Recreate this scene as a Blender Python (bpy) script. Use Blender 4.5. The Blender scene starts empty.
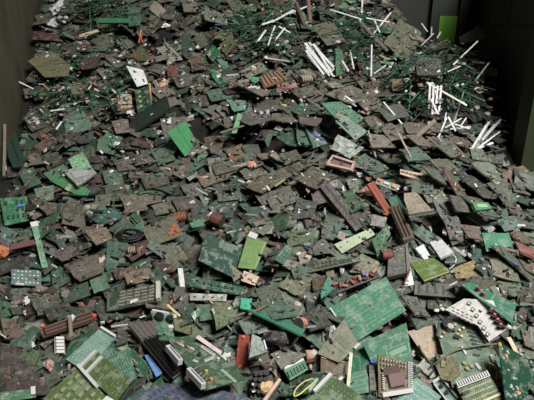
import bpy, math, random
import numpy as np
from mathutils import Vector, Matrix

# ------------------------------------------------------------------ camera
PITCH = math.radians(20.0)
FPX = 480.0
CAM = Vector((0.0, 0.0, 1.60))
FW = Vector((0, math.cos(PITCH), -math.sin(PITCH)))
RT = Vector((1, 0, 0))
UP = Vector((0, math.sin(PITCH), math.cos(PITCH)))
scene = bpy.context.scene
col = scene.collection
cd = bpy.data.cameras.new('camera')
cam = bpy.data.objects.new('camera', cd)
col.objects.link(cam)
cam.location = CAM
cam.rotation_euler = (math.pi / 2 - PITCH, 0, 0)
cd.sensor_fit = 'HORIZONTAL'
cd.sensor_width = 36.0
cd.lens = 36.0 * FPX / 534.0
cd.clip_start = 0.05
scene.camera = cam

# ------------------------------------------------------------------ light
world = bpy.data.worlds.new('hall_ambient')
scene.world = world
world.use_nodes = True
wb = world.node_tree.nodes['Background']
wb.inputs['Color'].default_value = (0.95, 1.0, 0.97, 1)
wb.inputs['Strength'].default_value = 0.03

def area(name, loc, target, sx, sy, power, color):
    ld = bpy.data.lights.new(name, 'AREA')
    ld.shape = 'RECTANGLE'
    ld.size = sx
    ld.size_y = sy
    ld.energy = power
    ld.color = color
    o = bpy.data.objects.new(name, ld)
    col.objects.link(o)
    o.location = loc
    d = Vector(target) - Vector(loc)
    o.rotation_euler = d.to_track_quat('-Z', 'Y').to_euler()
    return o

# daylight of the open hall gate, high behind the photographer
area('gate_daylight', (2.3, -0.2, 5.3), (0.2, 2.6, 0.8), 2.3, 1.4, 600, (1.0, 0.985, 0.95))

vs = scene.view_settings
vs.view_transform = 'Standard'
vs.look = 'None'
vs.gamma = 1.0
vs.use_curve_mapping = False
vs.exposure = -0.22

rnd = random.Random(7)
nrg = np.random.default_rng(11)

# ------------------------------------------------------------------ helpers
def lin(c):
    c = c / 255.0
    return c / 12.92 if c <= 0.04045 else ((c + 0.055) / 1.055) ** 2.4

GAIN = 1.35
SAT = 0.84
def alb(rgb):
    l = [lin(v) * GAIN for v in rgb]
    g = 0.25 * l[0] + 0.6 * l[1] + 0.15 * l[2]
    return tuple(min(0.62, g + (v - g) * SAT) for v in l) + (1.0,)

def ray(px, py):
    return FW + RT * ((px - 267.0) / FPX) + UP * ((200.0 - py) / FPX)

def project(p):
    d = Vector(p) - CAM
    z = d.dot(FW)
    return (267 + FPX * d.dot(RT) / z, 200 - FPX * d.dot(UP) / z)

# --- materials: every one takes its base colour from the object (or a colour attribute)
def make_mat(name, rough=0.5, spec=0.4, dirt=0.35, dirtcol=(0.052, 0.050, 0.042), specks=0.0,
             traces=0.0, metal=0.0, attr=False, bump=0.15, vary=0.45, tscale=60.0):
    m = bpy.data.materials.new(name)
    m.use_nodes = True
    nt = m.node_tree
    N = nt.nodes
    L = nt.links
    bs = N['Principled BSDF']
    bs.inputs['Roughness'].default_value = rough
    bs.inputs['Metallic'].default_value = metal
    bs.inputs['Specular IOR Level'].default_value = spec
    tc = N.new('ShaderNodeTexCoord')
    oi = N.new('ShaderNodeObjectInfo')
    add = N.new('ShaderNodeVectorMath')
    add.operation = 'ADD'
    L.new(tc.outputs['Object'], add.inputs[0])
    mul = N.new('ShaderNodeVectorMath')
    mul.operation = 'SCALE'
    mul.inputs[0].default_value = (13.1, 7.7, 5.3)
    L.new(oi.outputs['Random'], mul.inputs['Scale'])
    L.new(mul.outputs[0], add.inputs[1])
    vec = add.outputs[0]
    if attr:
        at = N.new('ShaderNodeAttribute')
        at.attribute_name = 'Col'
        base = at.outputs['Color']
    else:
        base = oi.outputs['Color']

    def mixrgb(kind, fac, a, b):
        n = N.new('ShaderNodeMix')
        n.data_type = 'RGBA'
        n.blend_type = kind
        for sock, v in ((n.inputs[0], fac), (n.inputs[6], a), (n.inputs[7], b)):
            if hasattr(v, 'is_output'):
                L.new(v, sock)
            elif isinstance(v, tuple):
                sock.default_value = v + (1,) if len(v) == 3 else v
            else:
                sock.default_value = v
        return n.outputs[2]

    def noise(scale, detail=4, r=0.6):
        n = N.new('ShaderNodeTexNoise')
        n.inputs['Scale'].default_value = scale
        n.inputs['Detail'].default_value = detail
        n.inputs['Roughness'].default_value = r
        L.new(vec, n.inputs['Vector'])
        return n.outputs['Fac']

    def remap(v, a, b, c, d):
        n = N.new('ShaderNodeMapRange')
        n.inputs[1].default_value = a
        n.inputs[2].default_value = b
        n.inputs[3].default_value = c
        n.inputs[4].default_value = d
        L.new(v, n.inputs[0])
        return n.outputs[0]
    # uneven tone
    n2 = noise(70, 5, 0.7)
    g = remap(n2, 0.3, 0.7, 1.0 - vary, 1.0 + vary)
    comb = N.new('ShaderNodeCombineColor')
    for i in range(3):
        L.new(g, comb.inputs[i])
    c = mixrgb('MULTIPLY', 1.0, base, comb.outputs[0])
    if traces > 0:
        # printed tracks: fine parallel lines broken up into blocks
        br = N.new('ShaderNodeTexBrick')
        br.inputs['Scale'].default_value = tscale
        br.inputs['Mortar Size'].default_value = 0.1
        br.inputs['Color1'].default_value = (0, 0, 0, 1)
        br.inputs['Color2'].default_value = (0.25, 0.25, 0.25, 1)
        br.inputs['Mortar'].default_value = (1, 1, 1, 1)
        br.inputs['Brick Width'].default_value = 2.2
        br.inputs['Row Height'].default_value = 0.35
        L.new(vec, br.inputs['Vector'])
        msk = remap(noise(26, 2), 0.5, 0.6, 0.0, 1.0)
        f = N.new('ShaderNodeMath')
        f.operation = 'MULTIPLY'
        L.new(br.outputs['Color'], f.inputs[0])
        L.new(msk, f.inputs[1])
        f2 = N.new('ShaderNodeMath')
        f2.operation = 'MULTIPLY'
        L.new(f.outputs[0], f2.inputs[0])
        f2.inputs[1].default_value = traces
        c = mixrgb('MIX', f2.outputs[0], c, (0.42, 0.48, 0.4))
    if specks > 0:
        vo = N.new('ShaderNodeTexVoronoi')
        vo.inputs['Scale'].default_value = 75
        L.new(vec, vo.inputs['Vector'])
        d = remap(vo.outputs['Distance'], 0.13, 0.2, 1.0, 0.0)
        mk = remap(noise(17, 2), 0.54, 0.6, 0.0, specks)
        f = N.new('ShaderNodeMath')
        f.operation = 'MULTIPLY'
        L.new(d, f.inputs[0])
        L.new(mk, f.inputs[1])
        c = mixrgb('MIX', f.outputs[0], c, (0.55, 0.55, 0.5))
    if dirt > 0:
        df = remap(noise(13, 6, 0.65), 0.42, 0.68, 0.0, dirt)
        c = mixrgb('MIX', df, c, dirtcol)
    L.new(c, bs.inputs['Base Color'])
    if bump > 0:
        bp = N.new('ShaderNodeBump')
        bp.inputs['Strength'].default_value = bump
        bp.inputs['Distance'].default_value = 0.004
        L.new(n2, bp.inputs['Height'])
        L.new(bp.outputs[0], bs.inputs['Normal'])
    return m

M = {
    'clean': make_mat('printed_board', rough=0.6, spec=0.22, dirt=0.22, specks=0.55, traces=0.5, vary=0.22, bump=0.08),
    'dirty': make_mat('dusty_board', rough=0.6, spec=0.3, dirt=0.5, specks=0.6, traces=0.22, vary=0.62, bump=0.6),
    'plain': make_mat('worn_plastic', rough=0.5, spec=0.4, dirt=0.25, vary=0.25, bump=0.15),
    'metal': make_mat('dull_metal', rough=0.38, metal=0.75, dirt=0.25, vary=0.3, bump=0.2),
    'stuff': make_mat('broken_board_mix', rough=0.58, spec=0.4, dirt=0.4, specks=0.5, traces=0.15, vary=0.5, bump=0.4, attr=True),
    'bits': make_mat('component_mix', rough=0.42, spec=0.5, dirt=0.12, vary=0.2, bump=0.0, attr=True),
}

# ------------------------------------------------------------------ heap height map
ROWS = [(430, 1.66), (400, 1.75), (330, 1.98), (266, 2.25), (200, 2.6), (130, 3.05), (60, 3.5), (0, 3.9)]
prof = []
for r_, d_ in ROWS:
    p = CAM + ray(267, r_) * d_
    prof.append((p.y, p.z))
prof = [(0.5, 0.06), (1.0, 0.16)] + prof + [(4.6, 2.02), (5.4, 2.2)]
PY = np.array([a for a, b in prof])
PZ = np.array([b for a, b in prof])
GS = 0.01
X0, Y0 = -2.7, 0.7
NX, NY = 540, 440
gx = X0 + (np.arange(NX) + 0.5) * GS
gy = Y0 + (np.arange(NY) + 0.5) * GS
GX, GY = np.meshgrid(gx, gy, indexing='ij')
H = np.interp(GY, PY, PZ)
# broad lumps
for k in range(26):
    cx, cy = nrg.uniform(-2.2, 2.2), nrg.uniform(1.0, 4.6)
    s = nrg.uniform(0.12, 0.4)
    H += nrg.uniform(-0.05, 0.05) * np.exp(-((GX - cx) ** 2 + (GY - cy) ** 2) / (2 * s * s))
# the crest falls away towards the far right corner
cap = 2.25 - 0.80 * np.clip((GX - 0.78) / 0.34, 0, 1) ** 1.0
cap = cap - 0.15 * np.clip((GX - 1.2) / 0.6, 0, 1)
H = np.where(GX > 0.75, np.minimum(H, cap + 0.03 * np.sin(GX * 9) * np.sin(GY * 7)), H)

def hz(x, y):
    i = min(max(int((x - X0) / GS), 0), NX - 1)
    j = min(max(int((y - Y0) / GS), 0), NY - 1)
    return H[i, j]

TS = np.arange(1.0, 5.6, 0.006)
def hit(px, py):
    d = ray(px, py)
    X = CAM.x + TS * d.x
    Y = CAM.y + TS * d.y
    Z = CAM.z + TS * d.z
    I = np.clip(((X - X0) / GS).astype(int), 0, NX - 1)
    J = np.clip(((Y - Y0) / GS).astype(int), 0, NY - 1)
    b = np.nonzero(Z <= H[I, J])[0]
    t = TS[b[0]] if len(b) else 3.9
    return CAM + d * float(t)

# hollows in the heap (px centre, metres radius, depth)
for px, py, rx, ry, dep in ((212, 131, .20, .10, .26), (262, 147, .22, .09, .24), (305, 151, .15, .08, .20),
                            (129, 240, .09, .08, .09), (315, 362, .06, .06, .08), (430, 322, .08, .05, .07),
                            (150, 42, .16, .10, .12), (300, 110, .01, .01, .01)):
    p = hit(px, py)
    H -= dep * np.exp(-(((GX - p.x) / rx) ** 2 + ((GY - p.y) / ry) ** 2) ** 2)
BASE = H.copy() - 0.012

def inside(poly, X, Y):
    r = np.zeros(X.shape, bool)
    n = len(poly)
    for i in range(n):
        x1, y1 = poly[i][0], poly[i][1]
        x2, y2 = poly[(i + 1) % n][0], poly[(i + 1) % n][1]
        if abs(y2 - y1) < 1e-9:
            continue
        c = ((y1 > Y) != (y2 > Y)) & (X < (x2 - x1) * (Y - y1) / (y2 - y1) + x1)
        r ^= c
    return r

def cells(poly):
    xs = [p[0] for p in poly]
    ys = [p[1] for p in poly]
    i0 = max(int((min(xs) - X0) / GS) - 1, 0)
    i1 = min(int((max(xs) - X0) / GS) + 2, NX)
    j0 = max(int((min(ys) - Y0) / GS) - 1, 0)
    j1 = min(int((max(ys) - Y0) / GS) + 2, NY)
    if i1 <= i0 or j1 <= j0:
        return None
    sx, sy = GX[i0:i1, j0:j1], GY[i0:i1, j0:j1]
    m = inside(poly, sx, sy)
    if m.sum() < 3:
        ii = min(max(int((sum(xs) / len(xs) - X0) / GS), i0), i1 - 1) - i0
        jj = min(max(int((sum(ys) / len(ys) - Y0) / GS), j0), j1 - 1) - j0
        m[max(ii - 1, 0):ii + 2, max(jj - 1, 0):jj + 2] = True
    return (slice(i0, i1), slice(j0, j1)), m, sx[m], sy[m]

def fit(X, Y, Z):
    A = np.stack([np.ones_like(X), X - X.mean(), Y - Y.mean()], 1)
    s, *_ = np.linalg.lstsq(A, Z, rcond=None)
    return s[0], s[1], s[2], X.mean(), Y.mean()

def frame(n, ex):
    n = n.normalized()
    ex = (ex - n * ex.dot(n)).normalized()
    ey = n.cross(ex)
    return ex, ey, n

def deposit(poly, x, y, yaw, t, jit=0.25, flat=0.8, pct=88, up=0.0, maxslope=1.0):
    """rest a flat polygon on the heap; returns its matrix"""
    c, s = math.cos(yaw), math.sin(yaw)
    w = [(x + c * a - s * b, y + s * a + c * b) for a, b in poly]
    q = cells(w)
    if q is None:
        return None
    sl, m, X, Y = q
    Z = H[sl][m]
    a, b, cc, mx, my = fit(X, Y, Z)
    b = float(np.clip(b, -0.7, 0.7)) * flat + rnd.gauss(0, jit)
    cc = float(np.clip(cc, -0.9, 0.9)) * flat + rnd.gauss(0, jit)
    b = max(-maxslope, min(maxslope, b))
    cc = max(-maxslope, min(maxslope, cc))
    pl = b * (X - mx) + cc * (Y - my)
    a = float(np.percentile(Z - pl, pct)) + up
    top = pl + a + t
    H[sl][m] = np.maximum(Z, top)
    tmp = H[sl]
    tmp[m] = np.maximum(Z, top)
    H[sl] = tmp
    n = Vector((-b, -cc, 1)).normalized()
    ex, ey, n = frame(n, Vector((c, s, 0)))
    z = a + b * (x - mx) + cc * (y - my) + t * 0.5
    mt = Matrix((ex, ey, n)).transposed().to_4x4()
    mt.translation = Vector((x, y, z))
    return mt

# ------------------------------------------------------------------ mesh makers
def plate(poly, t, chip=0.0):
    """extruded polygon, t thick, centred on z=0; returns verts, faces"""
    n = len(poly)
    # keep counter-clockwise
    ar = sum(poly[i][0] * poly[(i + 1) % n][1] - poly[(i + 1) % n][0] * poly[i][1] for i in range(n))
    if ar < 0:
        poly = poly[::-1]
    v = [(a, b, -t / 2) for a, b in poly] + [(a, b, t / 2) for a, b in poly]
    f = [tuple(range(n - 1, -1, -1)), tuple(range(n, 2 * n))]
    for i in range(n):
        j = (i + 1) % n
        f.append((i, j, n + j, n + i))
    return v, f

def boxv(cx, cy, z0, sx, sy, sz, ang=0.0, inset=0.0):
    c, s = math.cos(ang), math.sin(ang)
    v = []
    for zz, k in ((z0, 1.0), (z0 + sz, 1.0 - inset)):
        for a, b in ((-.5, -.5), (.5, -.5), (.5, .5), (-.5, .5)):
            px, py = a * sx * k, b * sy * k
            v.append((cx + c * px - s * py, cy + s * px + c * py, zz))
    f = [(3, 2, 1, 0), (4, 5, 6, 7), (0, 1, 5, 4), (1, 2, 6, 5), (2, 3, 7, 6), (3, 0, 4, 7)]
    return v, f

class MB:
    def __init__(self):
        self.v, self.f, self.mi, self.c = [], [], [], []
    def add(self, vf, mi=0, colr=None):
        v, f = vf
        o = len(self.v)
        self.v += v
        self.f += [tuple(i + o for i in q) for q in f]
        self.mi += [mi] * len(f)
        if colr is not None:
            self.c += [colr] * len(f)
        return self
    def mesh(self, name, mats, smooth=False):
        me = bpy.data.meshes.new(name)
        me.from_pydata(self.v, [], self.f)
        for m in mats:
            me.materials.append(m)
        if len(mats) > 1:
            me.polygons.foreach_set('material_index', self.mi)
        if self.c:
            at = me.color_attributes.new('Col', 'FLOAT_COLOR', 'CORNER')
            arr = []
            for p, cc in zip(me.polygons, self.c):
                arr += list(cc) * p.loop_total
            at.data.foreach_set('color', arr)
        if smooth:
            me.polygons.foreach_set('use_smooth', [True] * len(me.polygons))
        me.update()
        return me

def tube(pts, r, seg=7, closed=False):
    pts = [Vector(p) for p in pts]
    n = len(pts)
    v, f = [], []
    up = Vector((0, 0, 1))
    for i, p in enumerate(pts):
        a = pts[(i - 1) % n] if (closed or i > 0) else pts[i]
        b = pts[(i + 1) % n] if (closed or i < n - 1) else pts[i]
        d = (b - a).normalized()
        s = d.cross(up)
        if s.length < 1e-3:
            s = d.cross(Vector((1, 0, 0)))
        s.normalize()
        u = s.cross(d)
        rr = r[i] if isinstance(r, (list, tuple)) else r
        for k in range(seg):
            an = 2 * math.pi * k / seg
            v.append(tuple(p + s * (math.cos(an) * rr) + u * (math.sin(an) * rr)))
    for i in range(n if closed else n - 1):
        j = (i + 1) % n
        for k in range(seg):
            k2 = (k + 1) % seg
            f.append((i * seg + k, i * seg + k2, j * seg + k2, j * seg + k))
    if not closed:
        f.append(tuple(range(seg - 1, -1, -1)))
        f.append(tuple((n - 1) * seg + k for k in range(seg)))
    return v, f

def lump(rx, ry, rz, seed, rough=0.25, nu=12, nv=7):
    r = random.Random(seed)
    v, f = [], []
    ph = [r.uniform(0, 6.28) for _ in range(8)]
    v.append((0, 0, -rz))
    for j in range(1, nv):
        th = math.pi * j / nv - math.pi / 2
        for i in range(nu):
            a = 2 * math.pi * i / nu
            k = 1 + rough * (math.sin(2 * a + ph[0] + 2 * th) * .5 + math.sin(3 * a + ph[1] - 3 * th) * .5 + r.uniform(-.4, .4))
            v.append((rx * k * math.cos(th) * math.cos(a), ry * k * math.cos(th) * math.sin(a), rz * k * math.sin(th)))
    v.append((0, 0, rz))
    for i in range(nu):
        f.append((0, 1 + (i + 1) % nu, 1 + i))
    for j in range(nv - 2):
        for i in range(nu):
            a = 1 + j * nu + i
            b = 1 + j * nu + (i + 1) % nu
            f.append((a, b, b + nu, a + nu))
    top = len(v) - 1
    for i in range(nu):
        f.append((1 + (nv - 2) * nu + i, 1 + (nv - 2) * nu + (i + 1) % nu, top))
    return v, f

def link(name, me, color=None, parent=None, mw=None):
    o = bpy.data.objects.new(name, me)
    col.objects.link(o)
    if color is not None:
        o.color = color
    if parent is not None:
        o.parent = parent
    if mw is not None:
        o.matrix_world = mw
    return o

def tag(o, label, cat, group=None, kind=None):
    if label:
        o['label'] = label
    if cat:
        o['category'] = cat
    if group:
        o['group'] = group
    if kind:
        o['kind'] = kind
    return o

# shared unit meshes for components
def unit_chip():
    b = MB()
    b.add(boxv(0, 0, 0.12, 1.0, 0.8, 0.88, 0, 0.08), 0)
    for k in range(5):
        for s in (-1, 1):
            b.add(boxv(-0.4 + 0.2 * k, s * 0.46, 0, 0.08, 0.12, 0.5), 1)
    return b.mesh('chip', [M['plain'], M['metal_fixed']])
def unit_box(inset=0.06):
    return MB().add(boxv(0, 0, 0, 1, 1, 1, 0, inset)).mesh('block', [M['plain']])
def unit_socket():
    """connector bar: raised rim around a long slot"""
    b = MB()
    b.add(boxv(0, 0, 0, 1, 1, 0.55))
    for s in (-1, 1):
        b.add(boxv(0, s * 0.42, 0.5, 1, 0.16, 0.5))
        b.add(boxv(s * 0.47, 0, 0.5, 0.06, 0.7, 0.5))
    b.add(boxv(0, 0, 0.5, 0.86, 0.2, 0.3))
    return b.mesh('connector', [M['plain']])
def unit_comb():
    b = MB()
    b.add(boxv(0, -0.3, 0, 1, 0.4, 0.6))
    for k in range(14):
        b.add(boxv(-0.465 + k * 0.0715, 0.1, 0, 0.034, 0.8, 1.0))
    return b.mesh('pin_comb', [M['plain']])
def unit_cyl(seg=12):
    v, f = tube([(0, 0, 0), (0, 0, 0.96), (0, 0, 1.0)], [1, 1, 0.8], seg)
    return MB().add((v, f)).mesh('can', [M['plain']])
def unit_lay():
    pts = [(-0.5, 0, 0.5), (-0.36, 0, 0.5), (-0.34, 0, 0.5), (-0.2, 0, 0.5), (0.2, 0, 0.5), (0.34, 0, 0.5), (0.36, 0, 0.5), (0.5, 0, 0.5)]
    v, f = tube(pts, [.1, .1, .46, .5, .5, .46, .1, .1], 8)
    return MB().add((v, f)).mesh('resistor', [M['plain']])
mf = bpy.data.materials.new('tinned_leads')
mf.use_nodes = True
_b = mf.node_tree.nodes['Principled BSDF']
_b.inputs['Base Color'].default_value = (0.45, 0.45, 0.43, 1)
_b.inputs['Metallic'].default_value = 0.7
_b.inputs['Roughness'].default_value = 0.4
_n = mf.node_tree.nodes.new('ShaderNodeTexNoise')
_n.inputs['Scale'].default_value = 90
_r = mf.node_tree.nodes.new('ShaderNodeMapRange')
_r.inputs[3].default_value = 0.3
_r.inputs[4].default_value = 0.55
mf.node_tree.links.new(_n.outputs['Fac'], _r.inputs[0])
mf.node_tree.links.new(_r.outputs[0], _b.inputs['Roughness'])
M['metal_fixed'] = mf
UNIT = {'chip': unit_chip(), 'block': unit_box(), 'socket': unit_socket(), 'comb': unit_comb(), 'cyl': unit_cyl(), 'lay': unit_lay()}

# ------------------------------------------------------------------ things and labels
LAND = []      # landmarks: (short phrase, px, py)
OCC = []       # image polygons already taken by placed pieces
USED = set()
PENDING = []   # auto-labelled: (object, noun, rgb, shape, area, px, py, category, group)

def uniq(label):
    assert 4 <= len(label.split()) <= 16, label
    assert label not in USED, label
    USED.add(label)
    return label

def centroid(pts):
    return sum(p[0] for p in pts) / len(pts), sum(p[1] for p in pts) / len(pts)

def polyarea(pts):
    n = len(pts)
    return abs(sum(pts[i][0] * pts[(i + 1) % n][1] - pts[(i + 1) % n][0] * pts[i][1] for i in range(n))) / 2

def plane_pts(pts, P, n):
    out = []
    for px, py in pts:
        d = ray(px, py)
        den = d.dot(n)
        if abs(den) < 1e-4:
            return None
        out.append(CAM + d * ((P - CAM).dot(n) / den))
    return out

def pose(pts, rect, wreg, n0=None, maxlift=0.10, sink=80):
    """find the plane a traced outline lies in: close to the ground there, and as right-angled as a board is"""
    cx, cy = centroid(pts)
    cx2, cy2 = min(max(cx, -20), 554), min(max(cy, 2), 425)
    P = hit(cx2, cy2)
    if (cx2, cy2) != (cx, cy):
        d = ray(cx, cy)
        P = CAM + d * ((P - CAM).dot(FW))
    span = max(math.dist(pts[i], pts[j]) for i in range(len(pts)) for j in range(i)) / FPX * (P - CAM).dot(FW)
    r = max(0.05, span * 0.5)
    q = cells([(P.x - r, P.y - r), (P.x + r, P.y - r), (P.x + r, P.y + r), (P.x - r, P.y + r)])
    if q:
        a, b, c, _, _ = fit(q[2], q[3], H[q[0]][q[1]])
        b = max(-.6, min(.6, b)); c = max(-.8, min(.9, c))
        ng = Vector((-b, -c, 1)).normalized()
    else:
        ng = Vector((0, -.45, 1)).normalized()
    if n0 is not None:
        ng = Vector(n0).normalized()
    best, bn = 1e9, ng
    e1 = ng.cross(Vector((1, 0, 0))).normalized()
    e2 = ng.cross(e1)
    cand = [ng]
    if rect and len(pts) == 4:
        for ti in range(1, 9):
            tl = math.radians(5 * ti)
            for k in range(24):
                an = 2 * math.pi * k / 24
                cand.append((ng * math.cos(tl) + (e1 * math.cos(an) + e2 * math.sin(an)) * math.sin(tl)).normalized())
    for n in cand:
        if n.dot(FW) > -0.12:
            continue
        w = plane_pts(pts, P, n)
        if w is None:
            continue
        s = 0
        if rect and len(pts) == 4:
            for i in range(4):
                a = w[(i + 1) % 4] - w[i]
                b = w[(i - 1) % 4] - w[i]
                s += (a.dot(b) / max(1e-6, a.length * b.length)) ** 2
            # strongly stretched outlines are unlikely
        sz = max((w[i] - w[j]).length for i in range(len(w)) for j in range(i))
        s += wreg * (1 - n.dot(ng)) * 4 + max(0, sz / max(span, 1e-3) - 1.7)
        if s < best:
            best, bn = s, n
    n = bn
    tot = 0.0
    d0 = ray(cx, cy)
    for it in range(4):
        w = plane_pts(pts, P, n)
        q = cells([(p.x, p.y) for p in w])
        if q is None:
            break
        Zp = P.z - (n.x * (q[2] - P.x) + n.y * (q[3] - P.y)) / max(n.z, 0.15)
        res = float(np.percentile(H[q[0]][q[1]] - Zp, sink))
        if abs(res) < 0.002:
            break
        # moving along the central ray by s changes height clearance by s*(-d.n)/n.z
        s = res * max(n.z, 0.15) / max(0.2, -d0.dot(n))
        s = max(-0.04, min(s, maxlift - tot))
        tot += s
        P = P - d0 * s
    w = plane_pts(pts, P, n)
    return w, n, P

def stamp(w, n, P, t):
    q = cells([(p.x, p.y) for p in w])
    if q is None:
        return
    Zp = P.z - (n.x * (q[2] - P.x) + n.y * (q[3] - P.y)) / max(n.z, 0.15) + t / max(n.z, 0.3)
    tmp = H[q[0]]
    tmp[q[1]] = np.maximum(tmp[q[1]], np.minimum(Zp, tmp[q[1]] + 0.15))
    H[q[0]] = tmp

class Board:
    """a traced flat piece: root (mesh, or Empty with parts) and its local frame"""
    def __init__(self, pts, rgb, name, mat='clean', t=0.003, rect=True, wreg=0.25, n0=None, parts=True, ragged=0.0, sink=95, maxlift=0.13):
        w, n, P = pose(pts, rect, wreg, n0, maxlift, sink)
        stamp(w, n, P, t)
        c = Vector((0, 0, 0))
        for p in w:
            c += p
        c /= len(w)
        if ragged > 0:
            r = random.Random(int(pts[0][0] * 31 + pts[0][1]))
            w2 = []
            for i in range(len(w)):
                a, b = w[i], w[(i + 1) % len(w)]
                w2.append(a)
                e = b - a
                if e.length > 0.05:
                    sd = n.cross(e).normalized()
                    for k in sorted(r.uniform(.15, .85) for _ in range(r.choice((1, 2, 2, 3)))):
                        w2.append(a + e * k + sd * r.uniform(-ragged, ragged) * e.length)
            wm = w2
        else:
            wm = w
        ex, ey, n = frame(n, w[1] - w[0])
        mt = Matrix((ex, ey, n)).transposed().to_4x4()
        mt.translation = c + n * (t * 0.5)
        self.loc = [((p - c).dot(ex), (p - c).dot(ey)) for p in w]
        locm = [((p - c).dot(ex), (p - c).dot(ey)) for p in wm]
        self.t = t
        if mat == 'clean':
            rgb = tuple(int(v * 0.82) for v in rgb)
        self.rgb = rgb
        self.mt = mt
        me = MB().add(plate(locm, t)).mesh(name, [M[mat]])
        if parts:
            self.root = link(name, None, None, None, mt)
            self.root.empty_display_size = 0.05
            self.panel = link('board_panel', me, alb(rgb), self.root)
        else:
            self.root = link(name, me, alb(rgb), None, mt)
        OCC.append(pts)
        self.px = centroid(pts)
        self.pts = pts
        self.e0 = math.dist(self.loc[0], self.loc[1])
        self.e1 = math.dist(self.loc[0], self.loc[-1])

    def uv(self, u, v):
        a, b, c, d = self.loc[0], self.loc[1], self.loc[2], self.loc[3] if len(self.loc) > 3 else self.loc[2]
        x = (1 - u) * (1 - v) * a[0] + u * (1 - v) * b[0] + u * v * c[0] + (1 - u) * v * d[0]
        y = (1 - u) * (1 - v) * a[1] + u * (1 - v) * b[1] + u * v * c[1] + (1 - u) * v * d[1]
        return x, y

    def put(self, unit, name, u, v, sx, sy, sz, rgb, ang=0.0, mat=None, lift=0.0):
        x, y = self.uv(u, v)
        o = link(name, UNIT[unit], alb(rgb), self.root)
        o.location = (x, y, self.t / 2 - 0.0004 + lift)
        o.rotation_euler = (0, 0, ang)
        o.scale = (sx, sy, sz)
        return o

    def along(self, unit, name, u0, v0, u1, v1, w, h, rgb, lift=0.0):
        a, b = self.uv(u0, v0), self.uv(u1, v1)
        L_ = math.dist(a, b)
        o = link(name, UNIT[unit], alb(rgb), self.root)
        o.location = ((a[0] + b[0]) / 2, (a[1] + b[1]) / 2, self.t / 2 - 0.0004 + lift)
        o.rotation_euler = (0, 0, math.atan2(b[1] - a[1], b[0] - a[0]))
        o.scale = (L_, w, h)
        return o

    def chips(self, u0, v0, u1, v1, nu, nv, fu=0.7, fv=0.6, h=0.004, rgb=(32, 30, 30), name='chip', skip=0.0, seed=1, ang=0.0):
        r = random.Random(seed)
        du, dv = (u1 - u0) / nu, (v1 - v0) / nv
        for i in range(nu):
            for j in range(nv):
                if r.random() < skip:
                    continue
                sx, sy = abs(du) * fu * self.e0, abs(dv) * fv * self.e1
                if sx >= sy:
                    self.put('chip', name, u0 + du * (i + .5), v0 + dv * (j + .5), sx, sy, h, rgb, ang)
                else:
                    self.put('chip', name, u0 + du * (i + .5), v0 + dv * (j + .5), sy, sx, h, rgb, ang + math.pi / 2)

    def marks(self, rows, rgb=(200, 205, 190), name='printed_marks', z=0.0006):
        """rows: (u0,v0,u1,v1,width_m,dash_count,fill) joined thin raised print or solder lines"""
        b = MB()
        rgb = tuple(int(0.55 * p + 0.45 * q) for p, q in zip(rgb, self.rgb))
        for u0, v0, u1, v1, wd, nd, fill in rows:
            wd = wd * 0.8
            for k in range(nd):
                s0 = (k + (1 - fill) / 2) / nd
                s1 = (k + (1 + fill) / 2) / nd
                p = self.uv(u0 + (u1 - u0) * s0, v0 + (v1 - v0) * s0)
                q = self.uv(u0 + (u1 - u0) * s1, v0 + (v1 - v0) * s1)
                b.add(boxv((p[0] + q[0]) / 2, (p[1] + q[1]) / 2, self.t / 2 - 0.0002, max(math.dist(p, q), wd), wd, z,
                           math.atan2(q[1] - p[1], q[0] - p[0])))
        o = link(name, b.mesh(name, [M['plain']]), alb(rgb), self.root)
        o['kind'] = 'stuff'
        return o

    def rand_marks(self, n, rgb=(190, 200, 180), seed=3, wd=0.002, name='printed_marks', lo=.08, hi=.92):
        r = random.Random(seed)
        rows = []
        for k in range(n):
            u, v = r.uniform(lo, hi), r.uniform(lo, hi)
            L_ = r.uniform(.05, .28)
            if r.random() < .6:
                rows.append((u, v, min(hi, u + L_), v, wd, r.choice((1, 5, 8)), .6))
            else:
                rows.append((u, v, u, min(hi, v + L_), wd, r.choice((1, 5, 8)), .6))
        return self.marks(rows, rgb, name)

    def name(self, label, cat, short=None, group=None):
        tag(self.root, uniq(label), cat, group)
        if short:
            LAND.append((short, self.px[0], self.px[1]))
        return self

def colour_name(rgb):
    r, g, b = rgb
    mx, mn = max(rgb), min(rgb)
    v = mx
    s = (mx - mn) / max(1, mx)
    pre = 'dark ' if v < 72 else ('pale ' if v > 125 else '')
    if s < 0.13:
        return pre + 'grey' if v < 175 else 'white'
    if g == mx:
        if r - b > 14 and g - r < 22:
            return pre + 'olive'
        if b > r + 8 and g - b < 34:
            return pre + 'teal'
        return pre + ('green' if s > 0.3 else 'grey-green')
    if r == mx:
        if s > 0.45:
            return pre + 'rust-red'
        return pre + ('brown' if s > 0.22 else 'grey-brown')
    return pre + 'blue-grey'

def shape_name(pts):
    if len(pts) == 3:
        return 'triangular'
    xs = [math.dist(pts[i], pts[(i + 1) % len(pts)]) for i in range(len(pts))]
    if len(pts) == 4:
        asp = (xs[0] + xs[2]) / max(1, xs[1] + xs[3])
        asp = max(asp, 1 / max(asp, .01))
        return 'long narrow' if asp > 2.6 else ('oblong' if asp > 1.5 else 'squarish')
    return 'jagged'

def auto(o, pts, rgb, noun, cat, group):
    cx, cy = centroid(pts)
    PENDING.append((o, noun, rgb, shape_name(pts), polyarea(pts), cx, cy, cat, group))

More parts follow.
